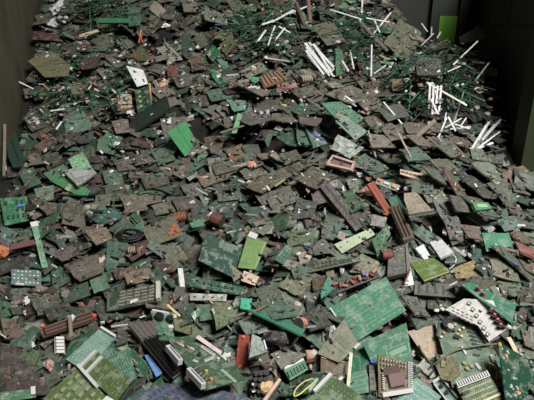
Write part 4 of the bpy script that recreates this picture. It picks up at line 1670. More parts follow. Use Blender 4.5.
b = Board(PT['long_green'], (48,88,66), 'board_strip', 'clean', .006, True)
b.marks([(.05,.3,.95,.3,.004,16,.4), (.1,.7,.95,.7,.004,12,.4)], (170,184,168), 'solder_points')
b.chips(.2, .3, .8, .7, 5, 1, .4, .6, .006, (34,44,38))
b.name('long dark green board strip with solder rows, mid heap', 'board strip', 'long solder-row strip')
stick((181,273),(183,292),5.0,(186,186,176),'bracket','upright pale metal bracket left of the long solder-row strip','bracket','pale upright bracket',mat='plain',up=.02)

b = Board(PT['pale_strip'], (150,152,140), 'board_strip', 'dirty', .006, True)
for k in range(4):
    b.put('cyl', 'hole', .12 + .25 * k, .5, .005, .005, .001, (50,50,46))
b.name('pale grey strip with four holes below the solder-row strip', 'board strip', 'pale holed strip')

b = Board(PT['dark_bar'], (74,64,60), 'bar', 'dirty', .018, True, wreg=.2)
b.along('block', 'groove', .5, .03, .5, .97, .012, .0015, (48,42,40))
b.panel.name = 'body'
b.name('long dark brown bar lying diagonally across the middle', 'bar', 'long dark diagonal bar')

b = Board(PT['pale_green'], (180,194,158), 'board_strip', 'clean', .006, True)
for u, v in ((.08,.5),(.3,.3),(.62,.4),(.94,.5)):
    b.put('cyl', 'hole', u, v, .006, .006, .001, (90,96,74))
b.name('pale green-white long board at the end of the diagonal bar', 'board strip', 'pale green-white board')

b = Board(PT['holed_green'], (74,114,82), 'circuit_board', 'clean', .006, True)
for u, v in ((.3,.25),(.55,.5),(.75,.7),(.25,.7),(.65,.2)):
    b.put('cyl', 'hole', u, v, .005, .005, .001, (28,36,30))
b.name('green board with drilled holes right of the pale green-white board', 'circuit board', 'drilled green board')

b = Board(PT['chip_long'], (62,80,62), 'circuit_board', 'clean', .006, True)
b.chips(.12, .15, .6, .85, 6, 2, .7, .7, .006, (92,74,62), 'chip')
b.along('block', 'edge_strip', .0, .98, 1, .98, .006, .006, (98,100,86))
b.name('long dark board with rows of brown chips, centre right', 'circuit board', 'brown-chip long board')

b = Board(PT['holed_strip'], (52,104,76), 'board_strip', 'clean', .005, True)
for k in range(4):
    b.put('cyl', 'hole', .3, .15 + .23 * k, .004, .004, .001, (24,36,30)); b.put('cyl', 'hole', .7, .15 + .23 * k, .004, .004, .001, (24,36,30))
b.name('narrow green strip with paired holes above the olive square', 'board strip', 'paired-hole strip')

b = Board(PT['copper_board'], (58,50,46), 'circuit_board', 'dirty', .006, True)
for k in range(11):
    o = b.put('lay', 'copper_winding', .06 + .088 * k, .4 + .22 * ((k * 7) % 5 - 2) / 2, .034, .015, .015, ((150,84,62),(112,58,50),(160,112,84),(70,60,56))[k % 4], k * 1.3)
b.put('block', 'blue_relay', .72, .2, .018, .014, .014, (60,90,180))
b.along('block', 'edge_strip', 0, .98, 1, .98, .006, .012, (70,70,70))
b.name('dark board carrying copper windings above the big green board', 'circuit board', 'copper-winding board')

b = Board(PT['grey_case'], (104,104,98), 'module_case', 'dirty', .018, True)
b.marks([(.2,.15,.75,.12,.006,3,.5), (.25,.55,.6,.52,.005,2,.6), (.3,.8,.7,.78,.004,2,.6)], (214,214,206))
b.along('block', 'rim', .95, 0, .95, 1, .008, .006, (124,122,116))
b.name('grey metal casing with white dashes right of the reddish coil', 'casing', 'dashed grey casing')

b = Board(PT['red_bar'], (140,70,54), 'bar', 'plain', .010, True)
b.along('block', 'groove', .5, .05, .5, .95, .006, .001, (104,52,42))
b.panel.name = 'body'
b.name('red-brown bar lying diagonally left of the orange-cap bracket', 'bar', 'red-brown diagonal bar')

b = Board(PT['beige_plate'], (138,124,110), 'board_fragment', 'dirty', .008, True, ragged=.03)
b.along('block', 'edge_strip', .0, .97, 1.0, .97, .008, .010, (80,104,84))
b.name('beige-brown plate with a green edge on the right slope', 'board fragment', 'beige-brown plate')

b = Board(PT['ridged_case'], (96,86,70), 'module_case', 'dirty', .016, True)
for k in range(3):
    b.along('block', 'ridge', .2 + .3 * k, .05, .2 + .3 * k, .95, .010, .008, (84,74,60))
b.marks([(.1,.12,.9,.12,.005,5,.5)], (190,186,170), 'solder_points')
b.name('ridged brown module lying below the beige-brown plate', 'module', 'ridged brown module')

b = Board(PT['white_foam'], (232,230,226), 'foam_block', 'plain', .014, True)
b.along('block', 'edge_strip', .05, .5, .95, .5, .008, .004, (214,212,206))
b.name('left white foam block above the grass-green board', 'foam block', 'left white foam block')
b = Board(PT['white_foam2'], (236,234,230), 'foam_block', 'plain', .012, True)
b.along('block', 'edge_strip', .05, .6, .95, .6, .008, .004, (216,214,210))
b.name('larger white foam block right of the small foam block', 'foam block', 'larger white foam block')
wire([(453,255),(456,259),(454,265),(449,269)], .7, (206,200,180), 'wire', 'thin pale wire curling down from the larger foam block', 'wire')

b = Board(PT['grass_board'], (96,120,48), 'circuit_board', 'clean', .010, True)
b.marks([(.1,.2,.9,.2,.004,8,.3), (.1,.5,.9,.5,.004,8,.3), (.1,.8,.9,.8,.004,7,.3)], (190,196,140), 'solder_points')
b.along('block', 'edge_strip', 0, .99, 1, .99, .006, .002, (150,136,96))
b.name('grass-green square board below the white foam blocks', 'circuit board', 'grass-green square board')

b = Board(PT['green_right'], (74,142,110), 'board_fragment', 'clean', .006, True, ragged=.02)
b.rand_marks(8, (120,180,150), 14, .003)
b.name('light sea-green board lying near the right edge', 'board fragment', 'light sea-green board')
b = Board(PT['red_right'], (126,76,66), 'board_fragment', 'dirty', .007, True)
b.along('block', 'edge_strip', 0, .95, 1, .95, .006, .004, (104,62,54))
b.name('dull red board piece at the right edge', 'board fragment', 'dull red edge piece')
b = Board(PT['green_cell'], (60,110,72), 'connector', 'plain', .012, True)
b.put('block', 'inset', .5, .5, .055, .022, .003, (120,160,120))
b.panel.name = 'body'
b.name('small green framed connector on the right slope', 'connector', 'small framed connector')
b = Board(PT['grey_slotted'], (82,82,74), 'module_case', 'dirty', .014, True)
for k in range(4):
    b.along('block', 'groove', .1 + .2 * k, .15, .12 + .2 * k, .85, .010, .002, (48,46,42))
b.name('dark grey slotted module below the grass-green board', 'module', 'dark slotted module')
b = Board(PT['white_tri'], (216,206,196), 'board_fragment', 'plain', .005, False)
b.put('cyl', 'hole', .5, .5, .005, .005, .001, (120,100,84))
b.name('white triangular plate left of the grass-green board', 'board fragment', 'white triangular plate')
wire([(404,284),(408,275),(411,266)], 1.0, (120,80,60), 'wire', 'short brown wire on the white triangular plate edge', 'wire', up=.02)

# ---- nearer boards
b = Board(PT['brown_rows'], (66,48,42), 'circuit_board', 'dirty', .008, True)
for k in range(5):
    b.along('block', 'connector_row', .04, .14 + .18 * k, .96, .14 + .18 * k, .008, .012, ((96,66,56),(54,40,36))[k % 2])
b.put('cyl', 'red_lamp', .97, .65, .009, .009, .014, (230,40,34)); b.put('cyl', 'orange_lamp', .06, -.2, .008, .008, .012, (226,90,50))
b.name('dark brown board of connector rows with a red lamp', 'circuit board', 'dark brown row board')

b = Board(PT['chip_rows'], (58,72,56), 'circuit_board', 'clean', .006, True)
b.chips(.22, .06, .92, .94, 5, 5, .78, .6, .006, (120,112,100), 'chip')
b.along('block', 'end_plate', .985, 0, .985, 1, .018, .020, (168,166,154))
b.along('block', 'stiffener', .03, .05, .03, .95, .008, .008, (84,92,80))
b.name('dark board with rows of grey chips and pale end plate', 'circuit board', 'grey-chip row board')
stick((130,303),(138,299),3.0,(206,204,196),'plastic_tag','short white plastic tag below the grey-chip row board','tag')

b = Board(PT['green_left_low'], (58,110,74), 'board_strip', 'clean', .005, True)
b.rand_marks(6, (150,180,150), 16, .003)
b.put('block', 'clip', .95, .3, .016, .03, .010, (170,168,158))
b.name('green board strip in the bottom left corner', 'board strip', 'corner green strip')

b = Board(PT['relay_block'], (120,104,100), 'relay_block', 'plain', .010, True, sink=90)
for k in range(5):
    b.put('block', 'relay', .5, .1 + .2 * k, .030, .011, .012, (196,178,174))
b.name('pale block of five stacked relays at the lower left', 'relay block', 'five-relay block')

b = Board(PT['leaf_green'], (50,104,66), 'board_fragment', 'clean', .005, True, ragged=.02)
b.rand_marks(7, (110,160,120), 17, .003)
b.name('green board behind the pale teal board, lower left', 'board fragment', None)

b = Board(PT['teal_marked'], (66,118,94), 'circuit_board', 'clean', .004, True, wreg=.15)
b.marks([(.08 + .08 * k, .08, .08 + .08 * k, .92, .0022, 7, .65) for k in range(11)], (176,200,180), 'printed_marks')
b.name('teal board with rows of white print under the olive boards', 'circuit board', 'white-print teal board')

b = Board(PT['pale_teal'], (112,152,136), 'circuit_board', 'clean', .004, True, wreg=.15)
b.marks([(.08, .15 + .14 * k, .85, .15 + .14 * k, .0026, 9, .6) for k in range(6)], (184,206,188), 'printed_marks')
b.along('block', 'edge_connector', .985, .02, .985, .98, .010, .012, (224,226,218))
b.name('pale teal board with a white edge connector, lower left', 'circuit board', 'pale teal board')

b = Board(PT['olive_b'], (84,104,50), 'circuit_board', 'clean', .004, True, wreg=.15)
b.along('block', 'white_rail', .0, .02, 1.0, .02, .010, .012, (226,222,204))
b.along('block', 'white_rail', .04, .20, .96, .20, .010, .012, (222,218,200))
rows = []
for k in range(5):
    for j in range(4):
        u, v = .12 + .2 * j, .34 + .13 * k
        if (k + j) % 3:
            rows += [(u, v, u + .13, v, .002, 1, 1), (u, v + .07, u + .13, v + .07, .002, 1, 1)]
b.marks(rows, (170,176,110))
b.name('olive circuit board with two white rails, lower left', 'circuit board', 'two-rail olive board')

b = Board(PT['olive_a'], (92,114,58), 'circuit_board', 'clean', .004, True, wreg=.15, maxlift=.13)
b.along('block', 'white_rail', 1.0, .0, 1.0, .62, .012, .014, (228,224,206))
b.chips(.12, .08, .92, .92, 4, 5, .62, .5, .005, (128,136,96), 'chip')
b.rand_marks(8, (180,186,120), 18, .002)
b.name('olive circuit board with rows of pale chips, bottom left', 'circuit board', 'pale-chip olive board')
stick((106,398),(112,404),6,(210,206,196),'plastic_tag','white plastic bits at the foot of the olive boards','plastic scrap',up=.03)

b = Board(PT['blue_strip'], (70,112,168), 'board_strip', 'plain', .006, True)
b.along('block', 'edge_strip', .9, 0, .9, 1, .004, .003, (110,150,196))
b.name('narrow blue strip under the black slotted rack', 'board strip', 'narrow blue strip')

b = Board(PT['black_slots'], (84,74,68), 'connector_rack', 'plain', .008, True, wreg=.2)
for k in range(5):
    b.along('socket', 'slot_connector', .08 + .21 * k, .34, .08 + .21 * k, .98, .014, .016, (16,15,16))
for k in range(5):
    b.along('comb', 'pin_row', .08 + .21 * k, .03, .08 + .21 * k, .30, .018, .012, (104,94,90))
b.name('black rack of long slot connectors left of the main board', 'connector rack', 'black slotted rack')

b = Board(PT['cap_board'], (58,110,72), 'circuit_board', 'clean', .005, True)
b.put('cyl', 'black_capacitor', .28, .25, .019, .019, .022, (20,20,22)); b.put('cyl', 'black_capacitor', .80, .27, .016, .016, .020, (22,22,24))
b.along('block', 'edge_strip', .02, .02, .98, .02, .010, .012, (206,206,196)); b.put('block', 'white_relay', .8, .58, .026, .018, .016, (204,200,188), .5)
b.name('green board with two black capacitors above the main board', 'circuit board', 'two-capacitor board')
stick((171,311),(182,315),2.4,(206,160,96),'bar','short yellowish bar right of the two-capacitor board','bar',up=.02)
blob([(191,312),(199,312),(199,319),(191,319)], (60,128,84), .012, 'small green plastic cap right of the olive oblong piece', 'plastic cap', 'plastic_bead', None, seed=21, rough=.1)

b = Board(PT['blue_board'], (86,98,122), 'circuit_board', 'clean', .005, True, wreg=.2, maxlift=.13)
b.marks([(.03, .06 + .13 * k, .97, .06 + .13 * k, .005, 1, 1) for k in range(7)], (150,104,72), 'copper_tracks')
b.chips(.05, .08, .95, .6, 9, 4, .66, .5, .005, (70,84,116), 'chip', .1, 9)
b.name('blue-grey board with copper tracks along the bottom edge', 'circuit board', 'blue-grey track board')

b = Board(PT['main_board'], (66,94,68), 'circuit_board', 'clean', .005, True, wreg=.15, maxlift=.13)
b.name('dark green board with white slot connectors, lower centre', 'circuit board', 'main slot-connector board')
MAINB = b

def bar_px(bd, a, c, w, h, rgb, name, unit='socket', lift=0.0):
    """component lying on board bd between two traced pixels"""
    n = bd.mt.to_3x3().col[2]
    P = bd.mt.translation + n * bd.t * .5
    q = plane_pts([a, c], P, n)
    inv = bd.mt.inverted()
    l0, l1 = inv @ q[0], inv @ q[1]
    o = link(name, UNIT[unit], alb(rgb), bd.root)
    o.location = ((l0.x + l1.x) / 2, (l0.y + l1.y) / 2, bd.t / 2 - .0004 + lift)
    o.rotation_euler = (0, 0, math.atan2(l1.y - l0.y, l1.x - l0.x))
    o.scale = (math.dist((l0.x, l0.y), (l1.x, l1.y)), w, h)
    return o
def dot_px(bd, a, r, h, rgb, name, unit='cyl', sy=None, ang=0.0, on=None):
    n = bd.mt.to_3x3().col[2]
    q = plane_pts([a], bd.mt.translation + n * bd.t * .5, n)
    l0 = bd.mt.inverted() @ q[0]
    o = link(name, UNIT[unit], alb(rgb), bd.root)
    o.location = (l0.x, l0.y, bd.t / 2 - .0004)
    o.rotation_euler = (0, 0, ang)
    o.scale = (r, sy or r, h)
    if on is not None:
        o.parent = on
        bpy.context.view_layer.update()
        o.matrix_parent_inverse = on.matrix_basis.inverted()
    return o
bar_px(MAINB, (167,350), (180,365), .018, .022, (228,222,212), 'white_connector')
bar_px(MAINB, (188,373), (203,389), .018, .022, (230,226,216), 'white_connector')
for k in range(5):
    bar_px(MAINB, (176 + 3.4 * k, 343 + 1.2 * k), (181 + 3.4 * k, 346.5 + 1.2 * k), .008, .008, ((178,120,96),(196,190,176),(60,52,46))[k % 3], 'resistor', 'lay')
for k in range(6):
    bar_px(MAINB, (197 + 2.6 * k, 366 + 2.4 * k), (191 + 3.0 * k, 369 + 2.8 * k), .007, .008, (70,58,52), 'resistor', 'lay')
bar_px(MAINB, (201,348), (214,357), .014, .010, (176,178,166), 'socket_strip')
bar_px(MAINB, (204,362), (213,358), .010, .008, (196,196,184), 'pin_row', 'comb')
dot_px(MAINB, (211,381), .007, .012, (226,112,60), 'orange_capacitor')
dot_px(MAINB, (206,373), .006, .012, (206,150,70), 'orange_capacitor')
dot_px(MAINB, (218,360), .006, .010, (206,206,196), 'screw')
dot_px(MAINB, (199,356), .007, .014, (40,38,38), 'black_capacitor')
bar_px(MAINB, (221,369), (236,382), .012, .001, (126,150,126), 'printed_label', 'block')

b = Board(PT['red_strip'], (146,62,48), 'board_strip', 'plain', .008, True)
b.put('cyl', 'screw', .5, .06, .006, .006, .006, (190,120,90)); b.put('cyl', 'screw', .5, .94, .006, .006, .006, (190,120,90))
b.name('upright red strip in the lower centre of the heap', 'board strip', 'upright red strip')
b = Board(PT['grey_plate'], (126,136,128), 'module_case', 'dirty', .014, True)
b.along('block', 'rim', .95, .1, .95, .9, .006, .008, (190,194,188))
b.name('light grey metal casing right of the upright red strip', 'casing', 'light grey casing')
b = Board(PT['black_plug'], (24,23,24), 'plug_cluster', 'plain', .020, True)
for i in range(3):
    for j in range(4):
        b.put('block', 'plug', .2 + .3 * i, .14 + .24 * j, .016, .014, .018, (20,19,20), .2)
b.put('block', 'metal_pin', .2, .9, .012, .006, .026, (200,200,194)); b.put('block', 'metal_pin', .1, .6, .008, .008, .024, (190,190,184))
b.name('cluster of black plugs at the bottom centre', 'plug', 'black plug cluster')
blob([(260,382),(271,380),(271,394),(259,394)], (190,152,106), .016, 'beige foam chunk right of the black plug cluster', 'foam chunk', 'foam_chunk', None, seed=22, rough=.25)
b = Board(PT['teal_bit'], (42,158,124), 'plastic_plate', 'plain', .006, True)
b.put('cyl', 'hole', .5, .7, .004, .004, .001, (30,90,74))
b.name('small bright turquoise plate above the upright red strip', 'plastic plate', 'turquoise plate')

b = Board(PT['slot_teal'], (48,110,86), 'board_strip', 'plain', .007, True)
for k in range(2):
    b.put('block', 'slot', .35 + .25 * k, .5, .03, .012, .001, (22,46,38))
b.name('long teal strip with dark slots in the lower centre', 'board strip', 'long teal slotted strip')

b = Board(PT['ring_plate'], (108,106,96), 'metal_plate', 'dirty', .006, True, ragged=.04)
rg = link('ring', MB().add(tube([(.009 * math.cos(k * .524), .009 * math.sin(k * .524), .004) for k in range(12)], .0022, 6, True)).mesh('ring', [M['metal']], True), alb((210,208,200)), b.root)
rg.location = b.uv(.25, .3) + (.002,)
b.name('grey torn plate with a small metal ring, lower centre', 'metal plate', 'ringed grey plate')

b = Board(PT['brown_box'], (156,112,90), 'case_panel', 'plain', .022, True)
b.along('block', 'lid', .03, .5, .97, .5, .040, .004, (168,124,100))
b.name('small pinkish-brown box left of the brown half board', 'box', 'pinkish-brown box')

b = Board(PT['green_plug'], (54,120,78), 'connector', 'plain', .012, True)
b.along('block', 'pale_edge', .02, .10, .98, .10, .012, .006, (190,210,180))
for k in range(6):
    b.put('block', 'terminal', .1 + .16 * k, .6, .012, .022, .008, (40,92,62))
b.panel.name = 'body'
b.name('green terminal connector with a pale edge, bottom centre', 'connector', 'green terminal connector')

b = Board(PT['yellow_loop'], (52,78,52), 'circuit_board', 'clean', .005, True)
b.along('block', 'pale_rail', .05, .95, .6, .95, .008, .008, (150,176,150))
b.chips(.2, .2, .8, .7, 3, 2, .6, .5, .005, (44,40,36))
b.name('dark green board under a yellow wire loop, bottom centre', 'circuit board', 'yellow-loop board')
wire([(294,396),(296,389),(304,382),(312,379),(314,382),(307,388),(300,394)], .8, (206,176,78), 'wire', 'yellow wire bent into a long loop at the bottom centre', 'wire', None, .012, 'plain', True)

b = Board(PT['big_green'], (66,134,100), 'circuit_board', 'clean', .005, True, wreg=.15, maxlift=.13)
rows = [(.05, .18, .95, .18, .0016, 1, 1), (.05, .50, .60, .50, .0016, 1, 1), (.3, .80, .95, .80, .0016, 1, 1)]
for k in range(9):
    u = .08 + .1 * k
    rows.append((u, .08, u, .14, .0026, 3, .5))
    rows.append((u, .30, u + .05, .30, .0026, 4, .5))
    rows.append((u, .40, u + .05, .40, .0026, 4, .5))
    rows.append((u + .02, .62, u + .07, .62, .0026, 4, .5))
    rows.append((u + .02, .70, u + .07, .70, .0026, 4, .5))
    rows.append((u, .90, u + .06, .90, .0026, 5, .5))
b.marks(rows, (170,206,182), 'solder_points')
b.along('block', 'pale_edge', -.005, .0, -.005, .45, .006, .006, (196,206,190))
b.name('largest bright green board with fine solder rows, lower right', 'circuit board', 'largest green board')

b = Board(PT['third_green'], (46,126,84), 'circuit_board', 'clean', .004, True, wreg=.2)
b.marks([(.3, .12, .28, .9, .004, 14, .4), (.75, .1, .75, .8, .003, 12, .4)], (190,220,200), 'solder_points')
b.name('green board with dotted columns below the largest green board', 'circuit board', 'dotted-column green board')

b = Board(PT['second_green'], (58,124,90), 'circuit_board', 'clean', .004, True, wreg=.15)
b.marks([(.42,.52,.96,.48,.003,16,.4), (.42,.80,.96,.76,.003,16,.4), (.1,.2,.4,.18,.0026,8,.5), (.55,.22,.85,.2,.0026,7,.5), (.42,.52,.42,.80,.0024,1,1), (.96,.48,.96,.76,.0024,1,1)],
        (186,216,196), 'solder_points')
b.put('block', 'bare_patch', .69, .64, .075, .020, .0012, (96,128,104))
b.name('green board with a boxed solder footprint, lower right', 'circuit board', 'boxed-footprint green board')

b = Board(PT['fourth_green'], (86,140,112), 'circuit_board', 'clean', .004, True)
b.marks([(.1,.2 + .2 * k,.9,.2 + .2 * k,.0026,9,.5) for k in range(4)], (190,220,200), 'solder_points')
b.name('pale green board below the dotted-column board', 'circuit board', 'pale green low board')
stick((351,354),(348,388),3.4,(216,196,148),'rod','upright yellowish rail right of the brown half board','rail','upright yellowish rail',up=.03)

b = Board(PT['brown_half'], (134,112,90), 'board_fragment', 'clean', .005, True)
b.along('block', 'edge_strip', 0, .03, 1, .03, .004, .004, (168,152,126))
b.name('brown translucent board half below the beige trace board', 'board fragment', 'brown half board')
b = Board(PT['beige_trace'], (142,142,118), 'circuit_board', 'clean', .005, True, wreg=.2)
rows = []
for k in range(4):
    u = .22 + .15 * k
    rows += [(u, .25, u, .48, .005, 1, 1), (u, .48, u + .08, .48, .005, 1, 1), (u + .08, .30, u + .08, .48, .005, 1, 1)]
rows += [(.2, .62, .9, .62, .004, 1, 1), (.08, .15, .16, .15, .005, 1, 1)]
b.marks(rows, (70,92,60), 'printed_tracks')
b.along('block', 'white_rail', .98, -.02, 1.0, .25, .010, .012, (226,224,214))
b.name('beige board with dark green tracks leaning on the largest board', 'circuit board', 'beige trace board')

b = Board(PT['rail_board'], (72,100,58), 'circuit_board', 'clean', .005, True, wreg=.2, maxlift=.13)
b.along('block', 'white_rail', .0, .02, -.0, .72, .013, .014, (230,228,214))
b.marks([(.12 + .09 * j, .1, .12 + .09 * j, .9, .0024, 8, .5) for j in range(9)], (150,176,120), 'solder_points')
b.name('olive-green board with one white rail, bottom centre right', 'circuit board', 'one-rail green board')

b = Board(PT['grey_post'], (92,90,84), 'bar', 'dirty', .012, True, sink=90)
b.put('cyl', 'blue_tip', .7, .02, .008, .008, .016, (60,90,200))
b.panel.name = 'body'
b.name('upright grey bar with a blue tip left of pin board', 'bar', 'blue-tipped bar')

b = Board(PT['pin_board'], (124,108,78), 'circuit_board', 'clean', .006, True, wreg=.2, maxlift=.13)
for j in range(3):
    for i in range(9):
        if j < 2 or i < 4:
            b.put('block', 'pin', .08 + .085 * i, .10 + .12 * j, .004, .004, .014, (206,196,170))
for k in range(8):
    b.put('block', 'pin', .12 + .0 * k, .46 + .055 * k, .010, .004, .010, (196,188,160))
b.along('comb', 'pin_comb', .93, .02, .93, .92, .016, .012, (222,214,196))
b.put('block', 'brown_chip', .5, .62, .066, .048, .014, (112,86,84), .35); b.put('block', 'brown_relay', .34, .36, .070, .026, .014, (78,58,52), .4)
b.along('block', 'white_rail', .02, 1.0, .98, .99, .016, .020, (232,230,222))
b.name('brown pin board with white base rail, lower right', 'circuit board', 'brown pin board')

b = Board(PT['teal_behind'], (62,126,100), 'circuit_board', 'clean', .005, True, wreg=.2)
b.marks([(.05,.3,.95,.3,.003,1,1), (.1,.55,.9,.55,.003,1,1), (.2,.75,.9,.75,.003,10,.5)], (170,206,186), 'printed_tracks')
b.name('teal board with pale tracks behind the white relay board', 'circuit board', 'pale-track teal board')
for k, (x, y) in enumerate(((476,291),(481,296))):
    rl = dot_px(b, (x, y), .013, .014, (24,22,22), 'relay', 'block', .013, .5)
    dot_px(b, (x + 2.5, y + .8), .007, .016, (210,60,60), 'red_button', 'block', .010, .5, on=rl)

b = Board(PT['white_relays'], (182,178,172), 'circuit_board', 'plain', .006, False, maxlift=.13)
for k, (x, y) in enumerate(((491,311.5),(494,316.5),(497,321.5),(500,326.5))):
    rl = dot_px(b, (x, y), .016, .018, (20,20,20), 'relay', 'block', .015, .5)
    dot_px(b, (x + 3.6, y + 1.0), .008, .018, (30,30,30), 'relay_base', 'block', .013, .5)
    dot_px(b, (x + .6, y - 1.0), .008, .022, (214,66,66), 'red_button', 'block', .010, .5, on=rl)
for k in range(6):
    x, y = 469 + 3.7 * k, 303.5 + 6.2 * k
    sq = dot_px(b, (x, y), .016, .004, (60,58,56), 'black_square', 'block', .014, .4)
    dot_px(b, (x, y), .009, .006, (196,196,190), 'metal_centre', 'block', .008, .4, on=sq)
for k in range(5):
    for j in range(3):
        bar_px(b, (452 + 4.5 * k - 0.4 * j, 307 + 2.2 * k + 3.2 * j), (455 + 4.5 * k, 308.5 + 2.2 * k + 3.2 * j), .005, .0012, (110,84,90), 'printed_mark', 'block')
bar_px(b, (480,309), (483,311), .012, .010, (236,236,230), 'white_clip', 'block')
b.name('white board with black relays and red buttons, right side', 'circuit board', 'white relay board')

b = Board(PT['beige_board'], (178,152,128), 'circuit_board', 'clean', .005, True, wreg=.2)
rows = []
rr = random.Random(77)
for k in range(16):
    u, v = rr.uniform(.08, .75), rr.uniform(.08, .85)
    rows.append((u, v, u + rr.uniform(.08, .2), v, .003, 1, 1) if k % 2 else (u, v, u, min(.94, v + rr.uniform(.08, .25)), .003, 1, 1))
b.marks(rows, (206,184,160), 'printed_tracks')
b.name('bare beige board with faint tracks, lower right', 'circuit board', 'bare beige board')

b = Board(PT['dark_green'], (30,82,58), 'circuit_board', 'clean', .005, True, wreg=.2, maxlift=.13)
rr = random.Random(5)
for k in range(34):
    u, v = rr.uniform(.05, .95), rr.uniform(.05, .95)
    if abs(u - .5) < .12:
        continue
    b.put('block', 'solder_bead', u, v, rr.uniform(.005, .010), rr.uniform(.004, .008), .004, (196,206,198), rr.uniform(0, 3))
for x, y in ((499,344.5),(505.5,356),(517,393)):
    dot_px(b, (x, y), .014, .006, (226,150,50), 'orange_tab', 'block', .013, .5)
b.name('deep green board with solder beads and orange tabs, right corner', 'circuit board', 'deep green bead board')

b = Board(PT['comp_board'], (96,120,98), 'circuit_board', 'clean', .005, True, wreg=.15, maxlift=.13)
bc = dot_px(b, (446.5,326.5), .022, .026, (22,21,22), 'black_capacitor')
dot_px(b, (449,330), .013, .030, (150,148,144), 'capacitor_top', on=bc)
for x, y, c in ((443.5,334,(214,96,70)),(457,335,(226,120,80)),(461,337,(232,196,80)),(455,326,(206,150,60)),(459,331,(220,190,150)),(441,338,(190,180,170)),(463,329,(226,170,90))):
    dot_px(b, (x, y), .0052, .010, c, 'small_capacitor')
for x, y in ((452,331),(456,338)):
    dot_px(b, (x, y), .018, .012, (30,30,30), 'relay', 'block', .014)
for j in range(3):
    for i in range(6):
        x, y = 466 + 5.2 * j + 1.6 * i, 328 + 1.0 * j + 4.0 * i - (4.0 if j == 0 else 0)
        if y < 350 and x < 487:
            bar_px(b, (x - 2.0, y), (x + 2.0, y + .6), .010, .006, (36,40,38), 'chip', 'chip')
bar_px(b, (473,355), (480,356), .010, .006, (40,44,40), 'chip', 'chip')
for x, y in ((464,364),(471,367),(467,369.5)):
    dot_px(b, (x, y), .008, .010, (128,122,74), 'brass_screw')
bar_px(b, (474.5,363), (481,371.5), .014, .010, (206,206,196), 'white_fuse', 'lay')
bar_px(b, (479,327), (488,347), .012, .014, (226,226,218), 'white_connector')
bar_px(b, (491,356), (500,379), .014, .010, (150,156,148), 'grey_connector')
for x, y in ((490.5,367.5),(496.5,378.5)):
    dot_px(b, (x, y), .008, .016, (214,80,50), 'red_lamp')
b.marks([(.1,.5,.35,.5,.002,6,.5),(.55,.62,.8,.62,.002,6,.5),(.4,.82,.7,.82,.002,8,.5)], (170,190,170))
b.name('grey-green board crowded with chips and a black capacitor', 'circuit board', 'crowded component board')

b = Board(PT['rounded_olive'], (118,112,80), 'plastic_plate', 'dirty', .008, False)
b.put('block', 'raised_edge', .4, .3, .05, .012, .005, (140,134,104), .6)
b.name('rounded olive plate on the crowded component board', 'plastic plate', 'rounded olive plate')
wire([(430,367),(440,360),(452,352),(463,348.5),(480,345.5),(497,344)], 1.0, (92,94,64), 'cable', 'olive cable lying across the crowded component board', 'cable', 'olive cable', .02)
wire([(419,345),(422,352),(428,360),(433,366)], .9, (84,78,56), 'cable', 'dark cable lying across the bare beige board', 'cable', None, .016)

b = Board(PT['teal_bottom'], (112,156,140), 'circuit_board', 'clean', .005, True, wreg=.2, maxlift=.13)
b.marks([(.08,.15 + .17 * k,.92,.15 + .17 * k,.0045,9,.35) for k in range(5)], (214,228,220), 'solder_points')
b.name('pale teal board with solder dots at the bottom right', 'circuit board', 'solder-dot teal board')

b = Board(PT['white_frame'], (120,150,140), 'angle_bracket', 'plain', .006, True)
b.along('block', 'white_frame_bar', .98, .02, .99, .98, .007, .012, (238,238,234)); b.along('block', 'white_frame_bar', 0, .02, 1, .02, .010, .012, (236,236,232))
b.along('block', 'white_frame_bar', .02, .04, .02, .98, .006, .010, (226,226,222))
for k in range(2):
    b.put('cyl', 'knob', .5, .3 + .3 * k, .007, .007, .012, (36,36,36))
b.name('white angled bracket frame right of the solder-dot board', 'bracket', 'white angled bracket')

b = Board(PT['comb_board'], (96,112,68), 'circuit_board', 'clean', .005, True, wreg=.2, maxlift=.13)
b.along('comb', 'white_comb', .0, .04, 1.0, .04, .020, .016, (228,224,212))
for k in range(3):
    b.marks([(.08, .26 + .16 * k, .95, .26 + .16 * k, .006, 14, .5)], (200,204,170), 'solder_points')
b.along('block', 'beige_rail', .35, .72, .98, .72, .008, .006, (190,170,130))
b.name('olive board with a white pin comb at the bottom right', 'circuit board', 'white-comb board')

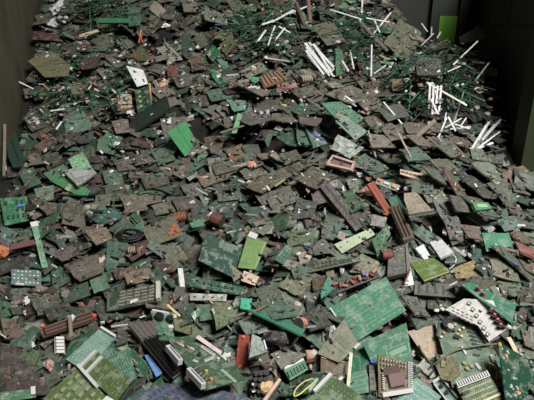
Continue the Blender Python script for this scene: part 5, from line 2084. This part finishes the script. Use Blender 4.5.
# ------------------------------------------------------------------ tiny loose components all over the heap
def debris(count, seed):
    r = random.Random(seed)
    b = MB()
    pal = [(34,32,32)] * 14 + [(58,54,48)] * 14 + [(80,76,66)] * 12 + [(52,70,56)] * 12 + [(104,100,90)] * 10 + [(60,92,72)] * 6 + [(170,166,158)] * 5 + \
          [(110,84,66)] * 4 + [(150,92,66), (120,62,50), (80,96,136), (166,146,90), (224,222,218), (224,222,218)]
    k = 0
    while k < count:
        x, y = r.uniform(-2.0, 1.9), 1.0 + 3.8 * r.random()
        if not inroom(x, y, .05):
            continue
        k += 1
        p = Vector((x, y, hz(x, y)))
        px, py = project(p)
        if in_hollow(px, py) or any(in_poly(px, py, q) for q in BOARDP) and r.random() < .95:
            continue
        s = r.uniform(.004, .016)
        L_ = s * r.choice((1, 1.3, 2, 3, 5))
        w = s * r.uniform(.5, 1)
        poly = [(-L_ / 2, -w / 2), (L_ / 2, -w / 2), (L_ / 2, w / 2), (-L_ / 2, w / 2)]
        h = s * r.uniform(.2, .6)
        bb, cc = r.gauss(0, .35), .35 + r.gauss(0, .35)
        n = Vector((-bb, -cc, 1)).normalized()
        an = r.uniform(0, 6.28)
        ex, ey, n = frame(n, Vector((math.cos(an), math.sin(an), 0)))
        mt = Matrix((ex, ey, n)).transposed().to_4x4()
        mt.translation = p + Vector((0, 0, h * .3))
        v, f = plate(poly, h)
        b.add(([tuple(mt @ Vector(q)) for q in v], f), 0, alb(vary(r.choice(pal), r, .2)))
    o = link('component_debris', b.mesh('component_debris', [M['bits']]))
    tag(o, uniq('countless tiny loose components and splinters strewn over the heap'), 'scrap', None, 'stuff')
BOARDP = [PT[k] for k in PT]
def chunks(count, seed):
    """crumpled crumbs of plastic, foil and wound copper, mostly high on the heap"""
    r = random.Random(seed)
    b = MB()
    pal = [(150,132,120), (118,96,84), (172,168,160), (92,70,60), (138,136,128), (60,56,54), (40,38,38), (196,192,186), (126,84,66), (88,100,88), (104,92,84)]
    k = tries = 0
    while k < count and tries < 9000:
        tries += 1
        px = r.uniform(0, 534)
        py = r.uniform(40, 125) if r.random() < .5 else r.uniform(0, 400)
        if in_hollow(px, py) or (py < 60 and px > 380) or any(in_poly(px, py, q) for q in BOARDP):
            continue
        p = hit(px, py)
        if not inroom(p.x, p.y, .08):
            continue
        s = r.uniform(.007, .021)
        v, f = lump(s, s * r.uniform(.4, .9), s * r.uniform(.3, .6), k, r.uniform(.2, .7), 7, 4)
        an = r.uniform(0, 6.28)
        c_, s_ = math.cos(an), math.sin(an)
        v = [(p.x + c_ * q[0] - s_ * q[1], p.y + s_ * q[0] + c_ * q[1], p.z + q[2] + .4 * (s_ * q[0] + c_ * q[1]) + s * .15) for q in v]
        b.add((v, f), 0, alb(vary(r.choice(pal), r, .2)))
        k += 1
    o = link('crumpled_crumbs', b.mesh('crumpled_crumbs', [M['bits']]))
    tag(o, uniq('countless crumpled crumbs of plastic and foil among the boards'), 'scrap', None, 'stuff')
chunks(800, 17)
debris(9000, 91)

finish_labels()
